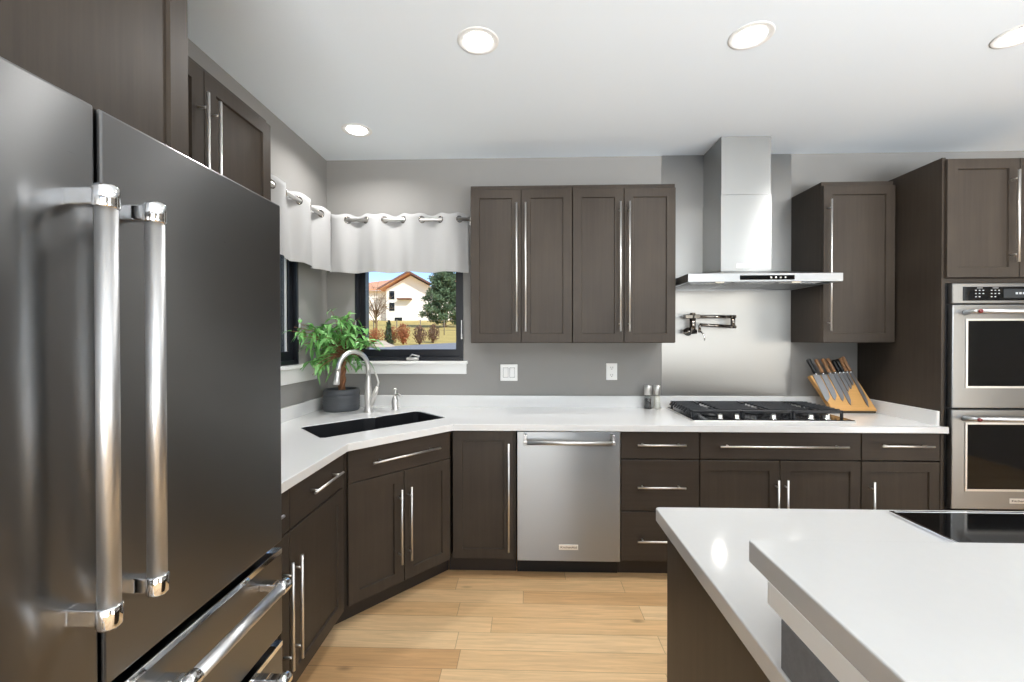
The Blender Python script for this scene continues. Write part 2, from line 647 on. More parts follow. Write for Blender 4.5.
# ------------------------------------------------------------------ room shell
mb = MB().box(XL - 0.2, XR + 0.2, YF - 0.2, YW + 0.2, -0.12, 0.0)
structure('floor', mb, M['floor'], 'light oak plank floor running beside the island', 'floor')
mb = MB().box(XL - 0.2, XR + 0.2, YF - 0.2, YW + 0.2, ZC, ZC + 0.15)
structure('ceiling', mb, M['ceiling'], 'plain white ceiling with recessed lights', 'ceiling')

WX0, WX1, WZ0, WZ1 = -1.268, -0.462, 1.25, 2.17       # window in the back wall
mb = MB()
mb.box(XL - 0.2, WX0, YW, YW + 0.2, 0, ZC)
mb.box(WX1, XR, YW, YW + 0.2, 0, ZC)
mb.box(WX0, WX1, YW, YW + 0.2, 0, WZ0)
mb.box(WX0, WX1, YW, YW + 0.2, WZ1, ZC)
structure('wall_back', mb, M['wall'], 'grey painted wall behind the sink and stove', 'wall')
LY0, LY1 = 1.99, 2.797                                  # window in the left wall
mb = MB()
mb.box(XL - 0.2, XL, YF, LY0, 0, ZC)
mb.box(XL - 0.2, XL, LY1, YW, 0, ZC)
mb.box(XL - 0.2, XL, LY0, LY1, 0, WZ0)
mb.box(XL - 0.2, XL, LY0, LY1, WZ1, ZC)
structure('wall_left', mb, M['wall'], 'grey painted wall behind the refrigerator', 'wall')
# right wall with one glazed opening, rear wall with a wide glazed opening (both behind / beside the camera)
mb = MB()
mb.box(XR, XR + 0.2, YF, -2.8, 0, ZC)
mb.box(XR, XR + 0.2, -0.4, YW + 0.2, 0, ZC)
mb.box(XR, XR + 0.2, -2.8, -0.4, 0, 0.4)
mb.box(XR, XR + 0.2, -2.8, -0.4, 2.4, ZC)
structure('wall_right', mb, M['wall'], 'grey wall at the far side of the room', 'wall')
mb = MB()
mb.box(XL - 0.2, -0.9, YF - 0.2, YF, 0, ZC)
mb.box(4.1, XR + 0.2, YF - 0.2, YF, 0, ZC)
mb.box(-0.9, 4.1, YF - 0.2, YF, 0, 0.3)
mb.box(-0.9, 4.1, YF - 0.2, YF, 2.4, ZC)
structure('wall_front', mb, M['wall'], 'grey wall across the living area', 'wall')
mb = MB().box(-3, XR + 3.5, YF - 3.6, YF - 0.2, 2.75, 2.9).box(XR + 0.2, XR + 3.5, YF - 0.2, YW, 2.75, 2.9)  # unseen slabs added to block the sun from the rear and side openings
structure('sun_blocker', mb, M['blocker'], 'unseen slab added outside the living area to keep the sun out', 'sun blocker')


def casement(name, label, along, a0, a1, z0, z1, wall, sign):
    """A dark casement window set in a wall opening. along='X' or 'Y'; sign points outdoors."""
    if along == 'X':
        base = ((a0 + a1) / 2, wall, z0)
    else:
        base = (wall, (a0 + a1) / 2, z0)
    t = thing(name, label, 'window', base)
    t['kind'] = 'structure'

    def bx(m, p0, p1, d0, d1, q0, q1, bev=0.0):
        d0, d1 = wall + sign * d0, wall + sign * d1
        d0, d1 = min(d0, d1), max(d0, d1)
        if along == 'X':
            m.box(p0, p1, d0, d1, q0, q1, bev)
        else:
            m.box(d0, d1, p0, p1, q0, q1, bev)

    g = 0.001
    fr = MB()
    for args in ((a0 + g, a0 + 0.022, z0 + g, z1 - g), (a1 - 0.022, a1 - g, z0 + g, z1 - g)):
        bx(fr, args[0], args[1], -0.004, 0.16, args[2], args[3])
    bx(fr, a0 + 0.022, a1 - 0.022, -0.004, 0.16, z0 + g, z0 + 0.028)
    bx(fr, a0 + 0.022, a1 - 0.022, -0.004, 0.16, z1 - 0.03, z1 - g)
    obj('window_frame', fr, M['frame'], t)
    s = MB()
    w = 0.04
    i0, i1, j0, j1 = a0 + 0.022, a1 - 0.022, z0 + 0.028, z1 - 0.03
    d0_, d1_, dp = (0.05, 0.12, 0.083) if along == 'X' else (0.025, 0.085, 0.05)
    bx(s, i0, i0 + w, d0_, d1_, j0, j1)
    bx(s, i1 - w, i1, d0_, d1_, j0, j1)
    bx(s, i0 + w, i1 - w, d0_, d1_, j0, j0 + 0.055)
    bx(s, i0 + w, i1 - w, d0_, d1_, j1 - w, j1)
    sash = obj('sash', s, M['frame'], t)
    p = MB()
    bx(p, i0 + w - 0.004, i1 - w + 0.004, dp, dp + 0.004, j0 + 0.05, j1 - w + 0.004)
    obj('pane', p, M['glass'], sash)
    if along == 'Y':
        gb = MB()
        bx(gb, i1 - w - 0.012, i1 - w - 0.004, dp - 0.012, dp - 0.0005, j0 + 0.056, j1 - w)
        obj('glazing_bead', gb, M['trim'], sash)
    # crank: housing and folded arm on the bottom of the frame
    mid = (a0 + a1) / 2 + 0.03
    c = MB()
    bx(c, mid - 0.045, mid + 0.045, -0.03, -0.002, z0 + 0.004, z0 + 0.026, 0.005)
    pt = lambda q, d, z: (q, wall + sign * d, z) if along == 'X' else (wall + sign * d, q, z)
    c.tube([pt(mid - 0.02, -0.022, z0 + 0.03), pt(mid + 0.0, -0.03, z0 + 0.047), pt(mid + 0.05, -0.026, z0 + 0.036)], 0.006, 8)
    c.tube([pt(mid + 0.05, -0.026, z0 + 0.036), pt(mid + 0.05, -0.044, z0 + 0.036)], 0.008, 8)
    obj('crank_handle', c, M['nickel'], t)
    for q in (a0 + 0.011, a1 - 0.011):
        k = MB()
        bx(k, q - 0.006, q + 0.006, -0.012, -0.003, z0 + 0.16, z0 + 0.2, 0.002)
        bx(k, q - 0.004, q + 0.004, -0.02, -0.01, z0 + 0.18, z0 + 0.3, 0.002)
        obj('latch', k, M['nickel'], t)
    return t


win_b = casement('window_1', 'dark framed casement window behind the potted ficus, looking onto a house', 'X', WX0, WX1, WZ0, WZ1, YW, +1)
win_l = casement('window_2', 'dark framed window mostly hidden beside the refrigerator', 'Y', LY0, LY1, WZ0, WZ1, XL, -1)
m_ = MB().box(-1.36, -0.428, YW - 0.045, YW + 0.02, WZ0 - 0.022, WZ0, 0.003).box(-1.35, -0.438, YW - 0.02, YW - 0.0005, WZ0 - 0.095, WZ0 - 0.022, 0.002)
tag(obj('window_sill', m_, M['trim']), 'white window sill under the window behind the faucet', 'window sill', kind='structure')
m_ = MB().box(XL - 0.02, XL + 0.045, 1.9, 3.02, WZ0 - 0.022, WZ0, 0.003).box(XL + 0.0005, XL + 0.02, 1.92, 3.01, WZ0 - 0.115, WZ0 - 0.022, 0.002)
tag(obj('window_sill', m_, M['trim']), 'white window sill nearest the refrigerator, ending behind the ficus', 'window sill', kind='structure')


# ------------------------------------------------------------------ recessed lights
def downlight(x, y, label, share=1.0):
    t = thing('recessed_light', label, 'ceiling light', (x, y, ZC), 0, 'recessed ceiling lights')
    obj('trim_ring', MB().lathe((x, y, ZC), [(0.092, -0.0003), (0.091, -0.002), (0.086, -0.003), (0.064, -0.002), (0.064, -0.0003)], 32), M['trim'], t)
    obj('lens', MB().lathe((x, y, ZC), [(0.0, -0.001), (0.063, -0.001), (0.060, -0.0045), (0.0, -0.006)], 32), M['bulb'], t)
    d = bpy.data.lights.new('downlight_glow', 'AREA')
    d.shape = 'DISK'
    d.size = 0.13
    d.energy = DOWNLIGHT_W * share
    d.spread = math.radians(150)
    d.color = (1.0, 0.985, 0.965)
    o = bpy.data.objects.new('downlight_glow', d)
    COL.objects.link(o)
    o.parent = t
    o.location = (0, 0, -0.012)
    return t


downlight(-0.212, 1.945, 'recessed light in the ceiling above the oak floor')
downlight(0.979, 1.953, 'recessed light in the ceiling before the range hood')
downlight(-1.067, 2.747, 'recessed light above the corner sink')
downlight(2.144, 1.986, 'recessed light before the wall ovens, cut by the picture edge')
for x, y in ((1.0, -1.0), (2.6, -1.0), (3.7, 1.0), (3.7, -2.2), (0.2, -2.2), (1.9, -2.2)):
    downlight(x, y, 'recessed light in the ceiling over the living area', 0.3)


# ------------------------------------------------------------------ cabinets
SHAKER = lambda st=0.057, rec=0.009: [(0, 0.002), (0.002, 0), (st, 0), (st + 0.003, rec)]
SLAB = [(0, 0.002), (0.002, 0)]


def pull(parent, kind, a, b0, b1, y=0.0, off=0.036, r=0.0058):
    """Bar pull on a front at depth y: 'v' upright at x=a from z=b0 to b1; 'h' level at z=a from x=b0 to b1."""
    m = MB()
    ln = b1 - b0
    ins = min(0.05, ln * 0.12)
    if kind == 'v':
        m.tube([(a, y - off, b0), (a, y - off, b1)], r, 10)
        for z in (b0 + ins, b1 - ins):
            m.tube([(a, y - off, z), (a, y + 0.001, z)], r * 0.8, 8)
    else:
        m.tube([(b0, y - off, a), (b1, y - off, a)], r, 10)
        for x in (b0 + ins, b1 - ins):
            m.tube([(x, y - off, a), (x, y + 0.001, a)], r * 0.8, 8)
    return obj('handle', m, M['nickel'], parent, local=True)


def cabinet(name, label, loc, rotz, W, D, z0, z1, fronts, toe=False, group=None, cat='cabinet', body=True, toe0=0.0):
    """Local frame: x along the front, door faces at y=0, body behind, z from loc."""
    t = thing(name, label, cat, loc, rotz, group)
    if body:
        obj('body', MB().box(0.0, W, 0.021, D, z0, z1, 0.001), M['cab'], t, local=True)
    if toe:
        obj('toe_kick', MB().box(toe0, W, 0.085, 0.105, 0.0, z0 - 0.0005), M['toe'], t, local=True)
    for f in fronts:
        k, x0, x1, a, b = f[:5]
        h = f[5] if len(f) > 5 else None
        g = 0.0018
        if k == 'door':
            d = obj('door', MB().front(x0 + g, x1 - g, a + g, b - g, SHAKER()), M['cab'], t, local=True)
        else:
            d = obj('drawer', MB().front(x0 + g, x1 - g, a + g, b - g, SLAB), M['cab_h'], t, local=True)
        if h:
            pull(d, *h)
    return t


YD = 2.577                     # door faces of the back run
ZB0, ZB1, ZT = 0.105, 0.874, 0.71
XE = 2.3797
x18, x36, xd, xdw, x15 = XE - 18 * INCH, XE - 54 * INCH, XE - 72 * INCH, XE - 96 * INCH, -0.437
BD = YW - YD - 0.003           # body depth
grp = 'dark base cabinets'
LH = 0.705
# narrow base cabinet with one tall door, next to the dishwasher
W = xdw - x15 - 0.004
cabinet('base_cabinet', 'narrow dark base cabinet with one full-height door beside the dishwasher', (x15, YD, 0), 0, W, BD, ZB0, ZB1,
        [('door', 0.0, W - 0.012, 0.112, 0.872, ('v', W - 0.040, 0.172, 0.803))], True, grp, toe0=-0.035)
# three-drawer stack
W = x36 - xd - 0.002
cabinet('drawer_cabinet', 'dark base cabinet with a stack of three drawers beside the dishwasher', (xd, YD, 0), 0, W, BD, ZB0, ZB1,
        [('drawer', 0, W, 0.712, 0.872, ('h', 0.800, 0.090, W - 0.090)),
         ('drawer', 0, W, 0.408, 0.708, ('h', 0.555, 0.090, W - 0.090)),
         ('drawer', 0, W, 0.112, 0.404, ('h', 0.243, 0.090, W - 0.090))], True, grp)
# cooktop base
W = x18 - x36 - 0.002
cabinet('base_cabinet', 'wide dark base cabinet under the gas cooktop, one long drawer over two doors', (x36, YD, 0), 0, W, BD, ZB0, ZB1,
        [('drawer', 0, W, 0.712, 0.872, ('h', 0.795, 0.103, W - 0.092)),
         ('door', 0, W / 2, 0.112, 0.708, ('v', W / 2 - 0.026, 0.25, 0.605)),
         ('door', W / 2, W, 0.112, 0.708, ('v', W / 2 + 0.026, 0.25, 0.605))], True, grp)
# end base by the oven tower
W = 2.3616 - x18 - 0.001
cabinet('base_cabinet', 'dark base cabinet with a drawer over a single door beside the wall ovens', (x18, YD, 0), 0, W, BD, ZB0, ZB1,
        [('drawer', 0, W, 0.712, 0.872, ('h', 0.803, 0.090, W - 0.062)),
         ('door', 0, W, 0.112, 0.708, ('v', 0.048, 0.25, 0.60))], True, grp)
# left run
XD = -0.872                    # door faces of the left run
LD = XD - XL - 0.003
W = 2.060 - 1.584
cabinet('base_cabinet', 'dark base cabinet with a drawer over a door between refrigerator and corner sink', (XD, 1.584, 0), PI / 2, W, LD, ZB0, ZB1,
        [('drawer', 0, W, 0.712, 0.872, ('h', 0.806, 0.125, W - 0.085)),
         ('door', 0, W, 0.112, 0.708, ('v', 0.020, 0.225, 0.612))], True, grp)
W = 1.582 - 1.105
cabinet('base_cabinet', 'dark base cabinet mostly hidden behind the refrigerator, its door handle showing', (XD, 1.105, 0), PI / 2, W, LD, ZB0, ZB1,
        [('drawer', 0, W, 0.712, 0.872, ('h', 0.806, 0.08, W - 0.10)),
         ('door', 0, W, 0.112, 0.708, ('v', W - 0.042, 0.225, 0.615))], True, grp)
# corner sink cabinet, set at an angle
P0, P1 = Vector((XD, 2.088, 0)), Vector((x15 - 0.004, YD, 0))
ang = math.atan2((P1 - P0).y, (P1 - P0).x)
DW_ = (P1 - P0).length
sink_cab = thing('sink_cabinet', 'angled dark corner cabinet under the black sink, two doors below a false drawer front', 'cabinet', P0, ang, grp)
sink_cab.location = P0
ci, si = math.cos(ang), math.sin(ang)
inward = Vector((-si, ci, 0))
b0 = P0 + inward * 0.021
b1 = P1 + inward * 0.021
wl = [(b0.x, b0.y), (b1.x, b1.y), (x15 - 0.002, YW - 0.003), (XL + 0.003, YW - 0.003), (XL + 0.003, 2.062), (XD - 0.021, 2.062)]
inner = []
cx_, cy_ = sum(p[0] for p in wl) / 6, sum(p[1] for p in wl) / 6
for p in wl:
    v = Vector((cx_ - p[0], cy_ - p[1])).normalized() * 0.02
    inner.append((p[0] + v.x, p[1] + v.y))
mb = MB().slab(wl, ZB0, ZB1, [inner])
obj('body', mb, M['cab'], sink_cab)
g = 0.012
for nm, mt, args, h in (
        ('drawer', 'cab_h', (g, DW_ - g, 0.712, 0.872, SLAB), ('h', 0.795, 0.128, DW_ - 0.108)),
        ('door', 'cab', (g, DW_ / 2 - 0.002, 0.112, 0.708, SHAKER()), ('v', DW_ / 2 - 0.036, 0.225, 0.62)),
        ('door', 'cab', (DW_ / 2 + 0.002, DW_ - g, 0.112, 0.708, SHAKER()), ('v', DW_ / 2 + 0.024, 0.225, 0.62))):
    d = obj(nm, MB().front(*args), M[mt], sink_cab, local=True)
    pull(d, *h)
obj('toe_kick', MB().box(-0.045, DW_ + 0.043, 0.085, 0.105, 0, ZB0 - 0.0005), M['toe'], sink_cab, local=True)

# wall cabinets
UZ0, UZ1, YU, UD = 1.385, 2.418, 2.869, YW - 2.869 - 0.003
grp = 'dark wall cabinets'
xu0, xu1 = -0.365, 0.966
W = (xu1 - xu0) / 2 - 0.001
for k, lab in enumerate(('dark two-door wall cabinet hung beside the curtained window', 'dark two-door wall cabinet hung beside the range hood')):
    cabinet('wall_cabinet', lab, (xu0 + k * (W + 0.002), YU, 0), 0, W, UD, UZ0, UZ1,
            [('door', 0, W / 2, UZ0 + 0.002, UZ1 - 0.028, ('v', W / 2 - 0.029, 1.46, 2.292)),
             ('door', W / 2, W, UZ0 + 0.002, UZ1 - 0.028, ('v', W / 2 + 0.029, 1.46, 2.292))], False, grp)
W = 2.345 - 1.896
cabinet('wall_cabinet', 'dark single-door wall cabinet above the knife block', (1.896, YU, 0), 0, W, UD, UZ0, UZ1,
        [('door', 0, W, UZ0 + 0.002, UZ1 - 0.028, ('v', 0.028, 1.46, 2.292))], False, grp)
# left wall: wall cabinet past the refrigerator, and the deep one above it
XU = -1.135
W = 1.925 - 1.115
cabinet('wall_cabinet', 'dark two-door wall cabinet high above the refrigerator, beside the curtain', (XU, 1.115, 0), PI / 2, W, XU - XL - 0.003, UZ0, UZ1 - 0.03,
        [('door', 0, W / 2, UZ0 + 0.002, UZ1 - 0.052, ('v', W / 2 - 0.03, 1.47, 2.27)),
         ('door', W / 2, W, UZ0 + 0.002, UZ1 - 0.052, ('v', W / 2 + 0.03, 1.47, 2.27))], False, grp)
XF = -0.865
W = 1.105 - 0.11
cabinet('fridge_cabinet', 'deep dark cabinet built in right above the steel refrigerator', (XF, 0.11, 0), PI / 2, W, XF - XL - 0.003, 1.79, 2.70,
        [('door', 0, W / 2, 1.79, 2.62), ('door', W / 2, W, 1.79, 2.62)], False, grp)
tag(obj('end_panel', MB().box(XL + 0.003, XF - 0.03, 1.070, 1.103, 0.0, 1.788, 0.001), M['cab']),
    'dark tall side panel standing between refrigerator and base cabinet', 'panel')

# oven tower
TW = 0.812
tx = 2.3616
tower = thing('oven_cabinet', 'tall dark cabinet tower that holds the two wall ovens', 'cabinet', (tx, YD, 0))
mb = MB()
mb.box(tx, tx + 0.02, YD, YW - 0.003, 0.0, 2.44, 0.001)
mb.box(tx + TW - 0.02, tx + TW, YD, YW - 0.003, 0.0, 2.44, 0.001)
mb.box(tx + 0.02, tx + TW - 0.02, YW - 0.03, YW - 0.003, 0.0, 2.44)
mb.box(tx + 0.02, tx + TW - 0.02, YD + 0.021, YW - 0.03, 1.735, 2.44)
mb.box(tx + 0.02, tx + TW - 0.02, YD + 0.021, YW - 0.03, 0.105, 0.44)
mb.box(tx + 0.02, tx + TW - 0.02, YD + 0.002, YD + 0.02, 1.727, 1.752)
obj('body', mb, M['cab'], tower)
obj('toe_kick', MB().box(tx + 0.02, tx + TW - 0.02, YD + 0.095, YD + 0.115, 0, 0.104), M['toe'], tower)
xm = tx + TW / 2
for x0, x1, hx in ((tx + 0.012, xm - 0.002, xm - 0.05), (xm + 0.002, tx + TW - 0.008, xm + 0.05)):
    mb = MB().front(x0, x1, 1.757, 2.425, SHAKER(), y=YD - 0.02)
    d = obj('door', mb, M['cab'], tower)
    m = MB().tube([(hx, YD - 0.062, 1.836), (hx, YD - 0.062, 2.345)], 0.0065, 10)
    for z in (1.88, 2.30):
        m.tube([(hx, YD - 0.062, z), (hx, YD - 0.018, z)], 0.005, 8)
    obj('handle', m, M['nickel'], d)
d = obj('drawer', MB().front(tx + 0.012, tx + TW - 0.008, 0.112, 0.435, SLAB, y=YD - 0.02), M['cab_h'], tower)
m = MB().tube([(xm - 0.2, YD - 0.06, 0.34), (xm + 0.2, YD - 0.06, 0.34)], 0.0065, 10)
for x in (xm - 0.15, xm + 0.15):
    m.tube([(x, YD - 0.06, 0.34), (x, YD - 0.018, 0.34)], 0.005, 8)
obj('handle', m, M['nickel'], d)

# double oven
ox0, ox1, OF = 2.393, 3.140, 2.545
oven = thing('double_oven', 'stainless steel double wall oven with black glass doors', 'oven', ((ox0 + ox1) / 2, OF, 0.45))
obj('oven_body', MB().box(tx + 0.0225, tx + TW - 0.0225, OF + 0.034, YW - 0.08, 0.445, 1.724), M['black'], oven)
cp = obj('control_panel', MB().box(ox0, ox1, OF, OF + 0.033, 1.610, 1.722, 0.003), M['steel_h'], oven)
obj('touch_glass', MB().box(ox0 + 0.055, ox1 - 0.055, OF - 0.002, OF + 0.004, 1.625, 1.703, 0.001), M['black_gloss'], cp)
obj('display', MB().box(xm - 0.10, xm + 0.10, OF - 0.0028, OF - 0.001, 1.640, 1.690), M['display'], cp)
for gx in (ox0 + 0.12, ox0 + 0.205, ox1 - 0.245, ox1 - 0.16):
    m = MB()
    for i in range(3):
        for j in range(3):
            if i == 2 and j == 0:
                continue
            m.box(gx + i * 0.020, gx + i * 0.020 + 0.008, OF - 0.003, OF - 0.0018, 1.644 + j * 0.018, 1.649 + j * 0.018)
    m.box(gx + 0.01, gx + 0.04, OF - 0.003, OF - 0.0018, 1.6945, 1.697)
    obj('key_print', m, M['icon'], cp)
m = MB()
for k in range(4):
    m.box(xm - 0.036 + k * 0.019, xm - 0.024 + k * 0.019, OF - 0.0036, OF - 0.0027, 1.660, 1.671)
obj('clock_digits', m, M['icon'], cp)


def oven_door(z0, z1, w0, w1, hz, badge):
    d = obj('oven_door', MB().box(ox0 + 0.001, ox1 - 0.001, OF, OF + 0.032, z0, z1, 0.004, 2), M['steel_h'], oven)
    fr = MB()
    a0, a1 = ox0 + 0.083, ox1 - 0.083
    for bx_ in ((a0 - 0.012, a0, w0 - 0.012, w1 + 0.012), (a1, a1 + 0.012, w0 - 0.012, w1 + 0.012), (a0, a1, w0 - 0.012, w0), (a0, a1, w1, w1 + 0.012)):
        fr.box(bx_[0], bx_[1], OF - 0.004, OF + 0.001, bx_[2], bx_[3], 0.001)
    obj('window_trim', fr, M['nickel'], d)
    obj('oven_glass', MB().box(a0, a1, OF - 0.002, OF + 0.002, w0, w1), M['black_gloss'], d)
    h = MB().tube([(ox0 + 0.085, OF - 0.06, hz), (ox1 - 0.085, OF - 0.06, hz)], 0.0125, 16)
    for x, s in ((ox0 + 0.085, -1), (ox1 - 0.085, 1)):
        h.tube([(x, OF - 0.06, hz), (x + s * 0.012, OF - 0.045, hz), (x + s * 0.016, OF + 0.001, hz - 0.006)], [0.013, 0.012, 0.015], 12)
    obj('door_handle', h, M['handle_tube'], d)
    for x, s in ((ox0 + 0.085, -1), (ox1 - 0.085, 1)):
        md = MB().lathe((x + s * 0.004, OF - 0.073, hz), [(0.0, -0.005), (0.009, -0.005), (0.011, 0.0), (0.011, 0.004)], 14, 'Y')
        obj('red_medallion', md, M['red'], d)
    if badge:
        bz = (z0 + w0) / 2 - 0.008
        bd = obj('badge', MB().box(xm - 0.06, xm + 0.06, OF - 0.003, OF + 0.001, bz - 0.014, bz + 0.014, 0.001), M['badge'], d)
        lettering('lettering', 'KitchenAid', 0.018, (xm, OF - 0.0036, bz), M['ink'], bd, 0.098)
    return d


oven_door(1.022, 1.602, 1.146, 1.512, 1.562, False)
oven_door(0.452, 1.012, 0.566, 0.930, 0.968, True)

# ------------------------------------------------------------------ dishwasher
dx0, dx1, DY = xdw + 0.003, xd - 0.003, YD - 0.008
dish = thing('dishwasher', 'stainless steel dishwasher with a bar handle under the countertop', 'dishwasher', ((dx0 + dx1) / 2, DY, 0))
obj('tub', MB().box(dx0 + 0.002, dx1 - 0.002, DY + 0.03, YW - 0.03, 0.106, 0.868), M['black'], dish)
obj('toe_kick', MB().box(dx0, dx1, DY + 0.088, DY + 0.12, 0.0, 0.1055), M['black'], dish)
dd = obj('dishwasher_door', MB().box(dx0, dx1, DY, DY + 0.029, 0.110, 0.870, 0.004, 2), M['steel_dish'], dish)
h = MB().tube([(dx0 + 0.045, DY - 0.052, 0.815), (dx1 - 0.045, DY - 0.052, 0.815)], 0.0115, 14)
for x in (dx0 + 0.05, dx1 - 0.05):
    h.box(x - 0.01, x + 0.01, DY - 0.063, DY - 0.041, 0.804, 0.827, 0.003)
    h.box(x - 0.008, x + 0.008, DY - 0.05, DY + 0.002, 0.827, 0.86, 0.002)
obj('door_handle', h, M['handle_tube'], dd)
bd = obj('badge', MB().box((dx0 + dx1) / 2 - 0.056, (dx0 + dx1) / 2 + 0.056, DY - 0.0025, DY + 0.001, 0.178, 0.208, 0.001), M['badge'], dd)
lettering('lettering', 'KitchenAid', 0.018, ((dx0 + dx1) / 2, DY - 0.0031, 0.193), M['ink'], bd, 0.094)

# ------------------------------------------------------------------ perimeter countertop with upstand
CT, CB = 0.914, 0.8755
CF = 2.553
off = Vector((si, -ci)) * 0.022
ds0 = (XD + 0.018, 2.072)
ds1 = (-0.430, CF)
outer = [(XL + 0.002, 1.108), (XD + 0.018, 1.108), ds0, ds1, (2.385, CF), (2.385, YD - 0.0215), (2.3606, YD - 0.0215), (2.3606, YW - 0.002), (XL + 0.002, YW - 0.002)]
sink_raw = [(-1.275, 2.440), (-1.045, 2.195), (-1.02, 2.198), (-0.525, 2.755), (-0.525, 2.785), (-0.745, 3.010), (-0.775, 3.008),
            (-0.935, 2.825), (-0.965, 2.770), (-1.03, 2.735), (-1.27, 2.470)]
sc0 = (sum(p[0] for p in sink_raw) / len(sink_raw), sum(p[1] for p in sink_raw) / len(sink_raw))
sink_hole = [(sc0[0] + (x - sc0[0]) * 1.012, sc0[1] + (y - sc0[1]) * 1.012) for x, y in sink_raw]
counter = obj('countertop', MB().slab(outer, CB, CT, [sink_hole], bev=0.003), M['quartz'])
tag(counter, 'white quartz countertop running along both walls around the corner sink', 'countertop')
up = MB()
UH = 0.998
up.box(XL + 0.022, 2.3405, YW - 0.022, YW - 0.002, CT - 0.0005, UH, 0.002)
obj('upstand', up, M['quartz'], counter)
obj('upstand', MB().box(XL + 0.002, XL + 0.0215, 1.108, YW - 0.002, CT - 0.0005, UH, 0.002), M['quartz'], counter)
obj('upstand', MB().box(2.341, 2.3606, YD + 0.004, YW - 0.002, CT - 0.0005, UH, 0.002), M['quartz'], counter)

# sink basin (undermount, black)
cxs, cys = sum(p[0] for p in sink_raw) / len(sink_raw), sum(p[1] for p in sink_raw) / len(sink_raw)
sink = thing('sink', 'black undermount sink set at an angle in the corner countertop', 'sink', (cxs, cys, 0.70))
mb = MB()


def ring(scale, z):
    return [mb.bm.verts.new((cxs + (x - cxs) * scale, cys + (y - cys) * scale, z)) for x, y in sink_raw]


loops = [ring(1.008, CT - 0.005), ring(1.0, CT - 0.0045), ring(0.988, CT - 0.006), ring(0.96, 0.70), ring(0.90, 0.685)]
o_out = [ring(1.03, CB - 0.0005), ring(1.005, 0.67)]
for A, B in zip(loops[:-1], loops[1:]):
    for i in range(len(A)):
        j = (i + 1) % len(A)
        mb.bm.faces.new((A[i], A[j], B[j], B[i]))
mb.bm.faces.new(loops[-1])
for i in range(len(sink_raw)):
    j = (i + 1) % len(sink_raw)
    mb.bm.faces.new((loops[0][j], loops[0][i], o_out[1][i], o_out[1][j]))
mb.bm.faces.new(list(reversed(o_out[1])))
for v in o_out[0]:
    mb.bm.verts.remove(v)
obj('basin', mb, M['sink'], sink)
obj('drain', MB().lathe((-0.78, 2.70, 0.6855), [(0.0, 0.0), (0.05, 0.0), (0.05, 0.004), (0.035, 0.003), (0.0, 0.001)], 20), M['chrome'], sink)

# ------------------------------------------------------------------ stainless backsplash sheet
bs = obj('steel_backsplash', MB().box(0.979, 1.8935, YW - 0.004, YW - 0.0005, UH + 0.0005, ZC - 0.001), M['steel_sheet'])
tag(bs, 'tall stainless steel sheet on the wall behind the cooktop and hood', 'backsplash')

# range hood
hx0, hx1, hy0, hz0, hz1 = 0.979, 1.894, 2.690, 1.757, 1.806
hxc = 1.434
hood = thing('range_hood', 'stainless steel chimney range hood over the gas cooktop', 'range hood', (hxc, YW - 0.005, 1.757))
mb = MB()
b = mb.bm
lo = [b.verts.new(p) for p in ((hx0, hy0, hz0), (hx1, hy0, hz0), (hx1, YW - 0.005, hz0), (hx0, YW - 0.005, hz0))]
mi = [b.verts.new(p) for p in ((hx0, hy0, hz1), (hx1, hy0, hz1), (hx1, YW - 0.005, hz1), (hx0, YW - 0.005, hz1))]
tp = [b.verts.new(p) for p in ((hxc - 0.20, 2.90, 1.852), (hxc + 0.20, 2.90, 1.852), (hxc + 0.20, YW - 0.005, 1.852), (hxc - 0.20, YW - 0.005, 1.852))]
li = [b.verts.new(p) for p in ((hx0 + 0.02, hy0 + 0.02, hz0), (hx1 - 0.02, hy0 + 0.02, hz0), (hx1 - 0.02, YW - 0.025, hz0), (hx0 + 0.02, YW - 0.025, hz0))]
lu = [b.verts.new((v.co.x, v.co.y, hz0 + 0.012)) for v in li]
for A, B in ((lo, mi), (mi, tp), (lo, li), (li, lu)):
    for i in range(4):
        j = (i + 1) % 4
        b.faces.new((A[i], A[j], B[j], B[i]))
b.faces.new(tp)
b.faces.new(lu)
canopy = obj('canopy', mb, M['steel_h'], hood)
ft = MB()
for k in range(3):
    x0 = hx0 + 0.05 + k * 0.275
    ft.box(x0, x0 + 0.265, hy0 + 0.12, YW - 0.06, hz0 + 0.004, hz0 + 0.011, 0.002)
    for i in range(9):
        ft.box(x0 + 0.02 + i * 0.026, x0 + 0.032 + i * 0.026, hy0 + 0.14, YW - 0.08, hz0 + 0.0005, hz0 + 0.004)
obj('grease_filter', ft, M['steel_h'], hood)
for x in (1.20, 1.665):
    obj('lamp_lens', MB().lathe((x, hy0 + 0.07, hz0 + 0.012), [(0.0, -0.0095), (0.022, -0.009), (0.026, -0.007), (0.026, 0.0)], 20), M['hood_bulb'], hood)
for x in (1.20, 1.665):
    d = bpy.data.lights.new('hood_lamp', 'AREA')
    d.shape = 'DISK'
    d.size = 0.05
    d.energy = 1.3
    d.color = (1.0, 0.95, 0.88)
    o = bpy.data.objects.new('hood_lamp', d)
    COL.objects.link(o)
    o.parent = hood
    o.matrix_parent_inverse = Matrix.Identity(4)
    o.location = Vector((x, hy0 + 0.07, hz0 - 0.006)) - Vector((hxc, YW - 0.005, 1.757))
obj('control_strip', MB().box(1.287, 1.609, hy0 - 0.003, hy0 + 0.002, 1.767, 1.794, 0.001), M['black_gloss'], hood)
m = MB()
for k in range(4):
    m.lathe((1.47 + k * 0.028, hy0 - 0.003, 1.78), [(0.0, -0.003), (0.006, -0.003), (0.006, 0.001)], 10, 'Y')
obj('control_buttons', m, M['nickel'], hood)
chim = obj('chimney', MB().box(hxc - 0.164, hxc + 0.164, 2.914, YW - 0.0055, 1.852, 2.352, 0.002), M['steel_v'], hood)
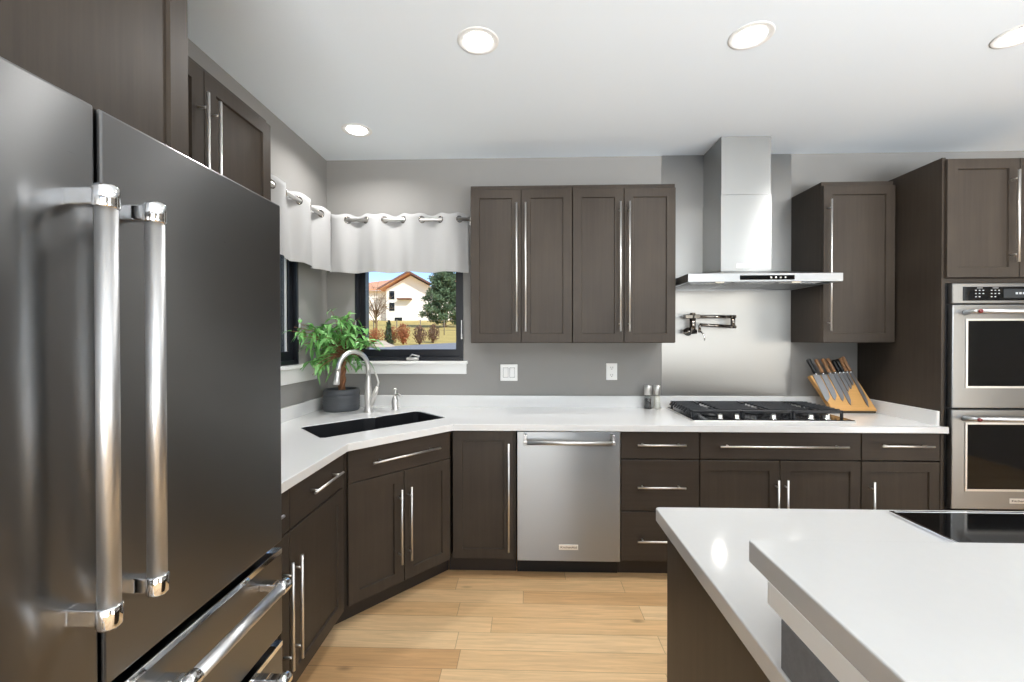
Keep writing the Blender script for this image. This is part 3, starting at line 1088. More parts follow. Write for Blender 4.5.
obj('chimney_extension', MB().box(hxc - 0.160, hxc + 0.160, 2.918, YW - 0.0055, 2.352, ZC - 0.001, 0.002), M['steel_v'], hood)
bd = obj('badge', MB().box(1.372, 1.492, 2.911, 2.915, 1.872, 1.902, 0.001), M['badge'], hood)
lettering('lettering', 'KitchenAid', 0.018, (1.432, 2.9105, 1.887), M['ink'], bd, 0.10)

# ------------------------------------------------------------------ gas cooktop
gx0, gx1, gy0, gy1 = 1.006, 1.955, 2.668, 3.165
ct = thing('gas_cooktop', 'five-burner gas cooktop with black grates on the white countertop', 'cooktop', ((gx0 + gx1) / 2, (gy0 + gy1) / 2, CT))
obj('tray', MB().box(gx0, gx1, gy0, gy1, CT + 0.0002, CT + 0.012, 0.004, 2), M['enamel'], ct)
rim = MB()
for a in ((gx0 - 0.003, gx1 + 0.003, gy0 - 0.003, gy0 + 0.004), (gx0 - 0.003, gx1 + 0.003, gy1 - 0.004, gy1 + 0.003)):
    rim.box(a[0], a[1], a[2], a[3], CT + 0.0002, CT + 0.008, 0.002)
for a in ((gx0 - 0.003, gx0 + 0.004), (gx1 - 0.004, gx1 + 0.003)):
    rim.box(a[0], a[1], gy0 + 0.004, gy1 - 0.004, CT + 0.0002, CT + 0.008, 0.002)
obj('steel_rim', rim, M['nickel'], ct)
gw = (gx1 - gx0 - 0.036) / 3
for k in range(3):
    a0 = gx0 + 0.015 + k * (gw + 0.003)
    a1 = a0 + gw
    y0, y1 = gy0 + 0.075, gy1 - 0.02
    m = MB()
    zt = CT + 0.060
    for x in (a0 + 0.006, a1 - 0.006):
        m.box(x - 0.006, x + 0.006, y0, y1, zt - 0.018, zt - 0.004, 0.002)
    for y in (y0 + 0.007, y1 - 0.007):
        m.box(a0, a1, y - 0.007, y + 0.007, zt - 0.020, zt - 0.002, 0.003)
    nb = 9
    for i in range(1, nb):
        y = y0 + (y1 - y0) * i / nb
        for p0, p1 in (((a0 - 0.004), a0 + gw * 0.40), (a1 - gw * 0.40, a1 + 0.004)):
            m.obox(((p0 + p1) / 2, y, zt - 0.006), (1, 0.0, 0), (0, 1, 0), (0, 0, 1), (p1 - p0) / 2, 0.005, 0.008, 0.002)
        e0, e1 = (a0 - 0.004, -1) if k == 0 else (a1 + 0.004, 1)
        if k in (0, 2):
            m.obox((e0 + e1 * 0.006, y, zt - 0.016), (1, 0, e1 * -1.1), (0, 1, 0), (e1 * 1.1, 0, 1), 0.012, 0.0055, 0.006, 0.002)
    m.box((a0 + a1) / 2 - 0.005, (a0 + a1) / 2 + 0.005, y0 + 0.01, y0 + 0.12, zt - 0.014, zt, 0.002)
    m.box((a0 + a1) / 2 - 0.005, (a0 + a1) / 2 + 0.005, y1 - 0.12, y1 - 0.01, zt - 0.014, zt, 0.002)
    for x in (a0 + 0.008, a1 - 0.008):
        for y in (y0 + 0.008, y1 - 0.008):
            m.box(x - 0.007, x + 0.007, y - 0.007, y + 0.007, CT + 0.012, zt - 0.01, 0.002)
    obj('grate', m, M['iron'], ct)
xs3 = [gx0 + 0.015 + gw / 2 + k * (gw + 0.003) for k in range(3)]
for x, y, r in ((xs3[0], gy0 + 0.17, 0.035), (xs3[0], gy1 - 0.12, 0.045), (xs3[1], (gy0 + gy1) / 2 + 0.03, 0.06), (xs3[2], gy0 + 0.17, 0.04), (xs3[2], gy1 - 0.12, 0.05)):
    m = MB().lathe((x, y, CT + 0.012), [(r + 0.018, 0.0), (r + 0.014, 0.008), (r + 0.002, 0.012), (r + 0.002, 0.015), (r - 0.002, 0.022), (0, 0.024)], 24)
    obj('burner', m, M['iron'], ct)
for x in (1.178, 1.278, 1.497, 1.718, 1.815):
    m = MB().lathe((x, gy0 + 0.037, CT + 0.012), [(0.022, 0.0), (0.022, 0.004), (0.017, 0.006), (0.016, 0.024), (0.013, 0.027), (0, 0.028)], 18)
    m.box(x - 0.003, x + 0.003, gy0 + 0.022, gy0 + 0.052, CT + 0.038, CT + 0.044, 0.001)
    obj('knob', m, M['chrome'], ct)

# pot filler
pf = thing('pot_filler', 'folded dark metal pot filler tap mounted on the steel backsplash', 'tap', (1.165, YW - 0.005, 1.46))
obj('wall_flange', MB().lathe((1.165, YW - 0.0045, 1.462), [(0.030, 0.0), (0.030, -0.008), (0.018, -0.013), (0.015, -0.05), (0.0, -0.05)], 20, 'Y').tube([(1.112, YW - 0.055, 1.462), (1.205, YW - 0.065, 1.462)], 0.016, 14), M['dark_chrome'], pf)
m = MB().tube([(1.175, YW - 0.07, 1.445), (1.175, YW - 0.07, 1.585)], 0.021, 16)
m.lathe((1.175, YW - 0.07, 1.585), [(0.019, -0.004), (0.019, 0.008), (0.0, 0.010)], 16)
obj('valve_body', m, M['dark_chrome'], pf)
m = MB().box(1.115, 1.225, YW - 0.090, YW - 0.050, 1.552, 1.582, 0.004)
m.tube([(1.20, YW - 0.07, 1.566), (1.445, YW - 0.07, 1.566)], 0.0115, 12)
m.box(1.435, 1.475, YW - 0.085, YW - 0.055, 1.556, 1.577, 0.004)
obj('upper_arm', m, M['dark_chrome'], pf)
m = MB().tube([(1.455, YW - 0.07, 1.485), (1.455, YW - 0.07, 1.575)], 0.016, 14)
m.box(1.430, 1.476, YW - 0.085, YW - 0.055, 1.484, 1.504, 0.004)
m.tube([(1.44, YW - 0.072, 1.497), (1.215, YW - 0.1, 1.508)], 0.0115, 12)
m.tube([(1.225, YW - 0.1, 1.508), (1.212, YW - 0.102, 1.50), (1.212, YW - 0.102, 1.455)], 0.010, 12)
obj('lower_arm', m, M['dark_chrome'], pf)
m = MB().tube([(1.212, YW - 0.102, 1.47), (1.23, YW - 0.125, 1.44), (1.236, YW - 0.13, 1.40)], [0.006, 0.005, 0.004], 8)
obj('lever', m, M['chrome'], pf)

# shakers
for x, lab, fill, nm in ((0.862, 'steel-capped glass grinder filled with black pepper beside the cooktop', 'pepper', 'pepper_grinder'),
                         (0.926, 'steel-capped glass grinder filled with white salt beside the cooktop', 'salt', 'salt_grinder')):
    y = 3.14
    t = thing(nm, lab, 'grinder', (x, y, CT), 0, 'salt and pepper grinders')
    obj('glass_jar', MB().lathe((x, y, CT), [(0.024, 0.0003), (0.026, 0.004), (0.022, 0.05), (0.0215, 0.098), (0.0, 0.0985)], 20), M['jar_glass'], t)
    obj('contents', MB().lathe((x, y, CT), [(0.0, 0.003), (0.0245, 0.003), (0.0212, 0.05), (0.0207, 0.074 if fill == 'pepper' else 0.09), (0.0, 0.076 if fill == 'pepper' else 0.092)], 20), M[fill], t)
    obj('steel_cap', MB().lathe((x, y, CT), [(0.0222, 0.099), (0.0255, 0.100), (0.0255, 0.163), (0.024, 0.166), (0.0, 0.1665)], 24), M['nickel'], t)

# outlets
t = thing('light_switch', 'white double rocker switch plate on the grey wall', 'light switch', (-0.127, YW, 1.165))
obj('plate', MB().box(-0.190, -0.064, YW - 0.007, YW - 0.0003, 1.104, 1.226, 0.003, 2), M['white_plastic'], t)
obj('rocker_gap', MB().box(-0.170, -0.132, YW - 0.0074, YW - 0.006, 1.129, 1.201).box(-0.122, -0.084, YW - 0.0074, YW - 0.006, 1.129, 1.201), M['slot'], t)
for x in (-0.151, -0.103):
    obj('rocker', MB().box(x - 0.017, x + 0.017, YW - 0.010, YW - 0.006, 1.131, 1.199, 0.002), M['white_plastic'], t)
t = thing('wall_outlet', 'white wall outlet plate nearest the salt and pepper grinders', 'outlet', (0.62, YW, 1.173))
obj('plate', MB().box(0.580, 0.660, YW - 0.007, YW - 0.0003, 1.112, 1.234, 0.003, 2), M['white_plastic'], t)
m = MB()
for z in (1.146, 1.200):
    m.box(0.620 - 0.017, 0.620 + 0.017, YW - 0.0085, YW - 0.006, z - 0.016, z + 0.016, 0.002)
rec = obj('receptacle', m, M['white_plastic'], t)
m = MB()
for z in (1.146, 1.200):
    for x in (0.613, 0.627):
        m.box(x - 0.0015, x + 0.0015, YW - 0.0092, YW - 0.008, z - 0.002, z + 0.009)
    m.box(0.617, 0.623, YW - 0.0092, YW - 0.008, z - 0.011, z - 0.006)
obj('slots', m, M['slot'], rec)

# ------------------------------------------------------------------ knife block with its knives
KB = [Vector((2.045, 2.985, 0.932)), Vector((2.330, 2.985, 0.932)), Vector((2.235, 3.075, 1.178)), Vector((1.945, 3.075, 1.158))]
kn = (KB[1] - KB[0]).cross(KB[3] - KB[0]).normalized()
if kn.y > 0:
    kn = -kn
tk = thing('knife_block', 'slanted bamboo magnetic knife stand leaning in the corner beside the ovens', 'knife block', (2.16, 3.03, CT))
mb = MB()
A = [mb.bm.verts.new(p) for p in KB]
B = [mb.bm.verts.new(p - kn * 0.035) for p in KB]
mb.bm.faces.new(A)
mb.bm.faces.new(list(reversed(B)))
for i in range(4):
    j = (i + 1) % 4
    mb.bm.faces.new((A[j], A[i], B[i], B[j]))
bmesh.ops.bevel(mb.bm, geom=list(mb.bm.edges), offset=0.003, segments=2, affect='EDGES')
obj('board', mb, M['bamboo'], tk)
obj('foot', MB().box(2.052, 2.325, 2.99, 3.095, CT + 0.0003, 0.9315, 0.003), M['bamboo_edge'], tk)
U = (KB[2] - KB[3]).normalized()           # along the top edge
D = (KB[3] - KB[0]).normalized()           # up the slant
D = (D + Vector((0.14, 0, 0.02))).normalized()     # the knives stand a little steeper than the board's edge
TOPLEN = (KB[2] - KB[3]).length
SLEN = (KB[3] - KB[0]).length


def knife(u, blade_len, blade_w, handle_len, wood, label, handle_w=0.011, above=0.0):
    """u: place along the top edge (0..1); the blade lies on the face, the handle rises past the top edge."""
    base = KB[3] + U * (u * TOPLEN) + kn * 0.0035 + D * above
    t = thing('kitchen_knife', label, 'knife', base, 0, 'knives on the bamboo stand')
    m = MB()
    b = m.bm
    outline = [(-blade_w * 0.5, 0.0), (blade_w * 0.5, 0.0), (blade_w * 0.5, -blade_len * 0.62), (blade_w * 0.30, -blade_len * 0.84),
               (-blade_w * 0.32, -blade_len), (-blade_w * 0.5, -blade_len * 0.93)]
    F = [b.verts.new(base + U * x + D * y + kn * 0.0016) for x, y in outline]
    K = [b.verts.new(base + U * x + D * y - kn * 0.0016) for x, y in outline]
    b.faces.new(F)
    b.faces.new(list(reversed(K)))
    for i in range(len(F)):
        j = (i + 1) % len(F)
        b.faces.new((F[j], F[i], K[i], K[j]))
    obj('blade', m, M['blade'], t)
    m = MB()
    m.tube([base + D * 0.0005, base + D * 0.012], 0.010, 10)
    obj('bolster', m, M['chrome'], t)
    m = MB()
    pts, rs = [], []
    for s, r in ((0.012, 0.85), (0.03, 1.0), (handle_len * 0.45, 0.86), (handle_len * 0.75, 1.0), (handle_len * 0.95, 1.08), (handle_len, 0.7)):
        pts.append(base + D * s)
        rs.append(handle_w * r)
    m.tube(pts, rs, 12)
    obj('handle', m, M['knife_wood' if wood else 'knife_black'], t)
    return t


knife(0.14, 0.19, 0.046, 0.118, False, 'black-handled chef knife at the outer end of the bamboo stand, next to the cooktop', 0.014)
knife(0.31, 0.185, 0.038, 0.112, True, 'wood-handled wide knife next after the outermost black-handled one')
knife(0.47, 0.195, 0.034, 0.114, True, 'second wood-handled knife counted from the cooktop side of the stand')
knife(0.585, 0.225, 0.028, 0.114, True, 'third wood-handled knife from the cooktop side, its long blade hanging lowest')
knife(0.69, 0.13, 0.024, 0.10, False, 'short black-handled knife in the middle, first of the adjoining black pair', 0.013)
knife(0.775, 0.115, 0.022, 0.102, False, 'short black-handled knife, second of the adjoining black pair', 0.013)
knife(0.855, 0.09, 0.018, 0.108, True, 'small wood-handled paring knife between black pair and serrated knife')
knife(0.945, 0.245, 0.022, 0.118, True, 'long slim wood-handled knife at the end of the stand by the ovens')

# ------------------------------------------------------------------ faucet, soap dispenser
fx, fy = -1.075, 2.950
faucet = thing('faucet', 'brushed steel gooseneck kitchen faucet behind the black sink', 'faucet', (fx, fy, CT))
obj('base', MB().lathe((fx, fy, CT), [(0.031, 0.0003), (0.031, 0.004), (0.026, 0.010), (0.024, 0.05), (0.026, 0.12), (0.021, 0.19), (0.016, 0.24), (0.0135, 0.26), (0.0, 0.261)], 24), M['nickel'], faucet)
pts = []
dirv = Vector((-0.135, -0.20, 0)).normalized()
R_ = 0.112
top = 1.215
pts.append((fx, fy, 1.16))
for i in range(0, 13):
    a = PI * i / 12 * 0.97
    c = Vector((fx, fy, top)) + dirv * (R_ - R_ * math.cos(a)) + Vector((0, 0, 0.115 * math.sin(a)))
    pts.append(c)
endp = Vector(pts[-1])
pts.append(endp + Vector((0, 0, -0.02)) + dirv * 0.003)
obj('gooseneck', MB().tube(pts, 0.0150, 16), M['nickel'], faucet)
tip = endp + Vector((0, 0, -0.02)) + dirv * 0.003
obj('spray_head', MB().tube([tip, tip + Vector((0, 0, -0.05)) + dirv * 0.008, tip + Vector((0, 0, -0.075)) + dirv * 0.012, tip + Vector((0, 0, -0.085)) + dirv * 0.013], [0.0145, 0.0175, 0.021, 0.018], 16), M['nickel'], faucet)
obj('lever', MB().tube([(fx + 0.018, fy, CT + 0.05), (fx + 0.05, fy - 0.004, CT + 0.135), (fx + 0.066, fy - 0.006, CT + 0.175)], [0.017, 0.016, 0.012], 12)
    .tube([(fx + 0.066, fy - 0.006, CT + 0.17), (fx + 0.072, fy - 0.006, CT + 0.205), (fx + 0.058, fy - 0.004, CT + 0.25), (fx + 0.045, fy - 0.004, CT + 0.275)], [0.008, 0.007, 0.0065, 0.006], 10), M['nickel'], faucet)
sx_, sy_ = -0.925, 3.065
soap = thing('soap_dispenser', 'small steel soap dispenser pump on the countertop behind the sink', 'soap dispenser', (sx_, sy_, CT))
obj('base', MB().lathe((sx_, sy_, CT), [(0.029, 0.0003), (0.029, 0.004), (0.021, 0.010), (0.026, 0.05), (0.024, 0.07), (0.014, 0.085), (0.009, 0.10), (0, 0.101)], 20), M['nickel'], soap)
obj('pump', MB().tube([(sx_, sy_, CT + 0.098), (sx_, sy_, CT + 0.14)], 0.008, 12)
    .lathe((sx_, sy_, CT + 0.14), [(0.011, -0.004), (0.013, 0.004), (0.008, 0.012), (0, 0.014)], 14)
    .tube([(sx_, sy_, CT + 0.10), (sx_ + 0.025, sy_ - 0.02, CT + 0.112), (sx_ + 0.045, sy_ - 0.035, CT + 0.105), (sx_ + 0.05, sy_ - 0.038, CT + 0.092)], 0.0075, 10), M['nickel'], soap)

# ------------------------------------------------------------------ potted ficus
px, py = -1.300, 3.045
plant = thing('potted_ficus', 'leafy green ficus tree in a grey pot in the countertop corner', 'potted plant', (px, py, CT))
obj('pot', MB().lathe((px, py, CT), [(0.0, 0.0003), (0.114, 0.0003), (0.120, 0.008)] + [(0.1215 + (0.0018 if k % 2 else -0.0012), 0.016 + 0.0088 * k) for k in range(10)] + [(0.117, 0.106), (0.117, 0.112), (0.123, 0.116), (0.119, 0.138), (0.108, 0.150),
                                     (0.100, 0.150), (0.104, 0.13), (0.104, 0.12), (0.0, 0.12)], 36), M['pot'], plant)
obj('soil', MB().lathe((px, py, CT), [(0.0, 0.1205), (0.103, 0.1205), (0.10, 0.128), (0.05, 0.134), (0.0, 0.136)], 24), M['soil'], plant)
m = MB()
for k in range(3):
    pts = []
    for i in range(15):
        s = i / 14
        a = 2 * PI * (k / 3 + s * 1.25)
        pts.append((px + 0.03 * s + 0.013 * math.cos(a), py - 0.035 * s + 0.013 * math.sin(a), CT + 0.125 + 0.27 * s))
    m.tube(pts, [0.014 - 0.004 * i / 14 for i in range(15)], 8)
obj('trunk', m, M['bark'], plant)
rng = random.Random(11)
br = MB()
lf = MB()
top0 = Vector((px + 0.03, py - 0.035, CT + 0.38))


def leaf(p, d, ln, w):
    """A small pointed leaf folded along its midrib."""
    b = lf.bm
    d = d.normalized()
    side = d.cross(Vector((0, 0, 1)))
    side = side.normalized() if side.length > 1e-3 else Vector((1, 0, 0))
    side = (side + Vector((rng.uniform(-.5, .5), rng.uniform(-.5, .5), rng.uniform(-.5, .5)))).normalized()
    side = (side - d * side.dot(d)).normalized()
    up = side.cross(d)
    rows = [(0.0, 0.03), (0.22, 0.42), (0.5, 0.5), (0.78, 0.26), (1.0, 0.02)]
    L_, C_, R2 = [], [], []
    for s, ww in rows:
        c = p + d * (ln * s) - Vector((0, 0, 1)) * (ln * 0.35 * s * s)
        C_.append(b.verts.new(c))
        L_.append(b.verts.new(c + side * (w * ww) + up * (w * ww * 0.35)))
        R2.append(b.verts.new(c - side * (w * ww) + up * (w * ww * 0.35)))
    for i in range(4):
        for X, Y in ((L_, C_), (C_, R2)):
            f = b.faces.new((X[i], Y[i], Y[i + 1], X[i + 1]))
            f.smooth = True


def ok_pos(q):
    if -1.30 < q.x < -0.98 and q.y < 3.0 and q.z < 1.36 and not (q.x > -1.03 and q.z > 1.31):
        return False
    return q.x > XL + 0.03 and q.y < YW - 0.06 and q.z > CT + 0.05


targets = []
for k in range(84):
    a = rng.uniform(0, 2 * PI)
    rr = rng.uniform(0.05, 0.27)
    tx_ = top0.x + 0.02 + rr * math.cos(a) * 1.0
    ty_ = top0.y - 0.09 + rr * math.sin(a) * 0.95
    tz_ = CT + 0.27 + rng.uniform(0.0, 0.44) * (1 - (rr / 0.36) ** 2)
    q = Vector((tx_, ty_, tz_))
    if not ok_pos(q):
        continue
    targets.append(q)
targets += [Vector((-1.41, 2.72, 1.50)), Vector((-1.42, 2.64, 1.485)), Vector((-1.415, 2.68, 1.51)), Vector((-1.42, 2.60, 1.46)), Vector((-1.41, 2.62, 1.43)), Vector((-1.22, 2.95, 1.575)), Vector((-1.26, 2.92, 1.56)), Vector((-1.38, 2.86, 1.30)), Vector((-1.40, 2.84, 1.36)), Vector((-1.42, 2.70, 1.38)), Vector((-1.39, 2.95, 1.22)), Vector((-1.35, 2.93, 1.30)), Vector((-1.30, 3.0, 1.40)), Vector((-1.12, 3.03, 1.50)), Vector((-1.33, 2.97, 1.18)), Vector((-1.36, 2.80, 1.27)), Vector((-1.33, 2.88, 1.24)), Vector((-1.10, 2.93, 1.33)), Vector((-1.385, 2.68, 1.47)), Vector((-1.37, 2.75, 1.42)), Vector((-1.08, 2.95, 1.44)), Vector((-1.03, 2.98, 1.38)), Vector((-1.0, 2.92, 1.40))]
for q in targets:
    mid = top0.lerp(q, 0.5) + Vector((0, 0, 0.05 + 0.25 * max(0, q.z - top0.z)))
    pts = []
    for i in range(7):
        s = i / 6
        pts.append(top0 * (1 - s) ** 2 + mid * 2 * s * (1 - s) + q * s * s)
    br.tube(pts, [0.0035 - 0.0004 * i for i in range(7)], 5)
    for i in range(9):
        s = rng.uniform(0.35, 1.0)
        p = top0 * (1 - s) ** 2 + mid * 2 * s * (1 - s) + q * s * s
        d = Vector((rng.uniform(-1, 1), rng.uniform(-1, 0.6), rng.uniform(-0.75, 0.45)))
        ln = rng.uniform(0.055, 0.085)
        if ok_pos(p + d.normalized() * ln):
            leaf(p, d, ln, ln * 0.36)
obj('branches', br, M['bark'], plant)
obj('foliage', lf, M['leaf'], plant, recalc=False)


# ------------------------------------------------------------------ curtain valances and rods
def valance(name, label, p0, p1, ztop, zbot, outward, waves, phase, rodlabel, rod0, rod1, zrod, amp=0.027):
    """Grommet-top valance snaking along its rod from p0 to p1; outward points into the room."""
    p0, p1, outward = Vector(p0), Vector(p1), Vector(outward)
    ln = (p1 - p0).length
    d = (p1 - p0).normalized()
    nx, nz = int(waves * 26), 14
    b = MB()
    G = []
    wl_ = ln / waves
    for i in range(nx + 1):
        s = ln * i / nx
        colv = []
        for k in range(nz + 1):
            f = k / nz
            z = ztop - (ztop - zbot) * f
            ph = 2 * PI * (s / wl_) + phase
            a = amp * (1.0 - 0.25 * f) * math.sin(ph) + 0.006 * f * math.sin(ph * 2.3 + 1.3)
            zz = z + 0.003 * math.sin(ph * 1.0 + 0.8) * f + 0.007 * math.cos(ph * 2) * (1 - f) ** 3
            q = p0 + d * s + outward * a
            colv.append(b.bm.verts.new((q.x, q.y, zz)))
        G.append(colv)
    for i in range(nx):
        for k in range(nz):
            f = b.bm.faces.new((G[i][k], G[i + 1][k], G[i + 1][k + 1], G[i][k + 1]))
            f.smooth = True
    root = thing(name, label, 'curtain', (p0.x, p0.y, zbot), 0, 'white valance curtains')
    c = obj('cloth', b, M['cloth'], root)
    sol = c.modifiers.new('thickness', 'SOLIDIFY')
    sol.thickness = 0.0016
    sol.offset = 0
    # hem band
    hb = MB()
    G2 = []
    for i in range(nx + 1):
        s = ln * i / nx
        ph = 2 * PI * (s / wl_) + phase
        row = []
        for f in (0.86, 0.93, 1.0):
            z = ztop - (ztop - zbot) * f
            a = amp * (1.0 - 0.25 * f) * math.sin(ph) + 0.006 * f * math.sin(ph * 2.3 + 1.3) + 0.0016
            zz = z + 0.003 * math.sin(ph * 1.0 + 0.8) * f + 0.007 * math.cos(ph * 2) * (1 - f) ** 3
            q = p0 + d * s + outward * a
            row.append(hb.bm.verts.new((q.x, q.y, zz)))
        G2.append(row)
    for i in range(nx):
        for k in range(2):
            hb.bm.faces.new((G2[i][k], G2[i + 1][k], G2[i + 1][k + 1], G2[i][k + 1]))
    hm = obj('hem', hb, M['cloth'], root)
    s2 = hm.modifiers.new('thickness', 'SOLIDIFY')
    s2.thickness = 0.001
    s2.offset = 0
    # grommets where the cloth crosses the rod
    k = math.ceil(phase / PI)
    while True:
        s = (k * PI - phase) / (2 * PI) * wl_
        if s > ln + 1e-6:
            break
        if s >= -1e-6:
            slope = amp * math.cos(k * PI) * 2 * PI / wl_
            tang = (d + outward * slope).normalized()
            nrm = tang.cross(Vector((0, 0, 1)))
            q = p0 + d * s
            obj('grommet', MB().torus((q.x, q.y, zrod), nrm, 0.021, 0.0045, 20, 8), M['dark_chrome'], root)
        k += 1
    r0, r1 = Vector(rod0), Vector(rod1)
    rt = thing('curtain_rod', rodlabel, 'curtain rod', r0, 0, 'curtain rods')
    obj('rod', MB().tube([r0, r1], 0.0125, 14), M['nickel'], rt)
    fm = MB()
    dd_ = (r1 - r0).normalized()
    for e, sg in ((r0, -1), (r1, 1)):
        fm.tube([e, e + dd_ * sg * 0.012, e + dd_ * sg * 0.02], [0.0125, 0.017, 0.012], 12)
    obj('finial', fm, M['nickel'], rt)
    bk = MB()
    for e, sg in ((r0, 1), (r1, -1)):
        q = e + dd_ * sg * 0.012
        wq = q - outward * 0.0995
        bk.tube([q, wq], 0.006, 8)
        bk.tube([wq + outward * 0.006, wq], 0.02, 12)
    obj('bracket', bk, M['nickel'], rt)
    return root


valance('curtain_valance', 'white grommet-top valance hanging over the window behind the faucet', (-1.400, YW - 0.1, 0), (-0.412, YW - 0.1, 0), 2.302, 1.888, (0, -1, 0), 0.988 / 0.268, 0.30,
        'brushed metal curtain rod over the window behind the faucet', (-1.335, YW - 0.1, 2.263), (-0.395, YW - 0.1, 2.263), 2.263)
valance('curtain_valance', 'white grommet-top valance hanging beside the refrigerator', (XL + 0.1, 1.955, 0), (XL + 0.1, 3.065, 0), 2.297, 1.878, (1, 0, 0), 1.11 / 0.285, 4.161,
        'brushed metal curtain rod on the wall beside the refrigerator', (XL + 0.1, 1.975, 2.253), (XL + 0.1, 2.985, 2.253), 2.253)

# ------------------------------------------------------------------ refrigerator
FX, FZ, FG = -0.605, 1.747, 0.602
FN, FFR = 0.145, 1.065           # near and far side
fr = thing('refrigerator', 'large stainless steel french-door refrigerator with tube handles', 'refrigerator', (-1.0, FG, 0))
obj('case', MB().box(XL + 0.02, FX - 0.062, FN + 0.003, FFR - 0.003, 0.02, FZ - 0.012, 0.004), M['black'], fr)
obj('foot_grille', MB().box(XL + 0.05, FX - 0.07, FN + 0.02, FFR - 0.02, 0.0, 0.0195), M['black'], fr)


def fridge_front(name, y0, y1, z0, z1):
    return obj(name, MB().box(FX - 0.058, FX, y0, y1, z0, z1, 0.004, 2), M['steel_fridge'], fr)


dl = fridge_front('door', FN, FG - 0.0035, 0.918, FZ)
dr = fridge_front('door', FG + 0.0035, FFR, 0.918, FZ)
ml = fridge_front('drawer', FN, FG - 0.0035, 0.690, 0.902)
mr_ = fridge_front('drawer', FG + 0.0035, FFR, 0.690, 0.902)
fz = fridge_front('freezer_drawer', FN, FFR, 0.075, 0.672)
HX = FX + 0.050


def bright_lip(parent, y0, y1, z):
    obj('top_lip', MB().box(FX - 0.045, FX + 0.0015, y0 + 0.003, y1 - 0.003, z - 0.012, z + 0.001, 0.001), M['chrome'], parent)


bright_lip(ml, FN, FG - 0.0035, 0.902)
bright_lip(mr_, FG + 0.0035, FFR, 0.902)
bright_lip(fz, FN, FFR, 0.672)


def tube_handle(parent, a, b, axis):
    """Tube handle with two polished end brackets running back to the front panel."""
    a, b = Vector(a), Vector(b)
    d = (b - a).normalized()
    h = obj('handle', MB().tube([a + d * 0.012, b - d * 0.012], 0.0126, 20), M['handle_tube'], parent)
    for e, s in ((a, 1), (b, -1)):
        m = MB()
        m.tube([e - d * s * 0.004, e, e + d * s * 0.024, e + d * s * 0.026], [0.0122, 0.0146, 0.0146, 0.0135], 20)
        c = e + d * s * 0.011
        w = 0.0115
        sd = d.cross(Vector((1, 0, 0)))
        m.obox((c + Vector((FX + 0.001, c.y, c.z))) / 2, (1, 0, 0), sd, d, abs(c.x - FX) / 2 + 0.001, 0.0085, w, 0.002)
        obj('end_bracket', m, M['chrome'], h)


tube_handle(dl, (HX, 0.564, 1.618), (HX, 0.564, 1.040), 'z')
tube_handle(dr, (HX, 0.640, 1.618), (HX, 0.640, 1.040), 'z')
tube_handle(ml, (HX, 0.21, 0.857), (HX, 0.50, 0.857), 'y')
tube_handle(mr_, (HX, 0.690, 0.853), (HX, 0.992, 0.853), 'y')
tube_handle(fz, (HX, 0.21, 0.636), (HX, 0.992, 0.636), 'y')

# ------------------------------------------------------------------ island with raised bar
IX0, IX1, IY0, IY1 = 0.384, 2.75, 0.20, 1.322
isl = thing('island_cabinet', 'dark kitchen island cabinet under the white island counter', 'island', (1.5, 0.9, 0))
obj('body', MB().box(0.406, IX1 - 0.03, IY0 + 0.25, 1.276, 0.10, CB - 0.001, 0.001), M['cab'], isl)
obj('plinth', MB().box(0.43, IX1 - 0.06, IY0 + 0.30, 1.19, 0.0, 0.0995), M['toe'], isl)


def rounded(x0, x1, y0, y1, r, n=5):
    pts = []
    for cx, cy, a0 in ((x1 - r, y1 - r, 0), (x0 + r, y1 - r, PI / 2), (x0 + r, y0 + r, PI), (x1 - r, y0 + r, 1.5 * PI)):
        for i in range(n + 1):
            a = a0 + PI / 2 * i / n
            pts.append((cx + r * math.cos(a), cy + r * math.sin(a)))
    return pts


o = obj('island_countertop', MB().slab(rounded(IX0, IX1, IY0 + 0.22, IY1, 0.012), CB, CT, bev=0.003), M['quartz_darkened'])
tag(o, 'lower white quartz island counter holding the black glass cooktop', 'countertop')
bar = thing('raised_bar', 'raised white bar counter on a dark textured half wall on the island', 'bar counter', (1.5, 0.5, CT))
obj('bar_top', MB().slab(rounded(0.388, IX1, 0.10, 0.780, 0.006), 1.029, 1.067, bev=0.0025), M['quartz_darkened'], bar)
obj('apron', MB().box(0.3885, IX1 - 0.04, 0.42, 0.718, 0.9915, 1.0285, 0.001), M['trim'], bar)
obj('half_wall', MB().box(0.3885, IX1 - 0.06, 0.44, 0.680, CT + 0.0005, 0.991, 0.001), M['pony'], bar)
gc = thing('glass_cooktop', 'flat black glass cooktop set in the lower island counter', 'cooktop', (1.45, 1.05, CT))
obj('glass', MB().box(1.052, 1.86, 0.80, 1.286, CT + 0.0003, CT + 0.006, 0.001), M['black_gloss'], gc)
fm = MB()
fm.box(1.043, 1.052, 0.80, 1.295, CT + 0.0003, CT + 0.0075, 0.001)
fm.box(1.86, 1.869, 0.80, 1.295, CT + 0.0003, CT + 0.0075, 0.001)
fm.box(1.052, 1.86, 1.286, 1.295, CT + 0.0003, CT + 0.0075, 0.001)
obj('steel_trim', fm, M['chrome'], gc)


# ------------------------------------------------------------------ outdoors
def gz(x, y):
    z = 0.93 + 0.0108 * y if y < 20 else 1.146 + 0.065 * (min(y, 62) - 20) + 0.02 * max(0, y - 62)
    return z


def patch(m, xs, ys, dz=0.0, fn=None):
    G = [[m.bm.verts.new((x, y, gz(x, y) + dz)) for y in ys] for x in xs]
    for i in range(len(xs) - 1):
        for k in range(len(ys) - 1):
            f = m.bm.faces.new((G[i][k], G[i + 1][k], G[i + 1][k + 1], G[i][k + 1]))
            f.smooth = True


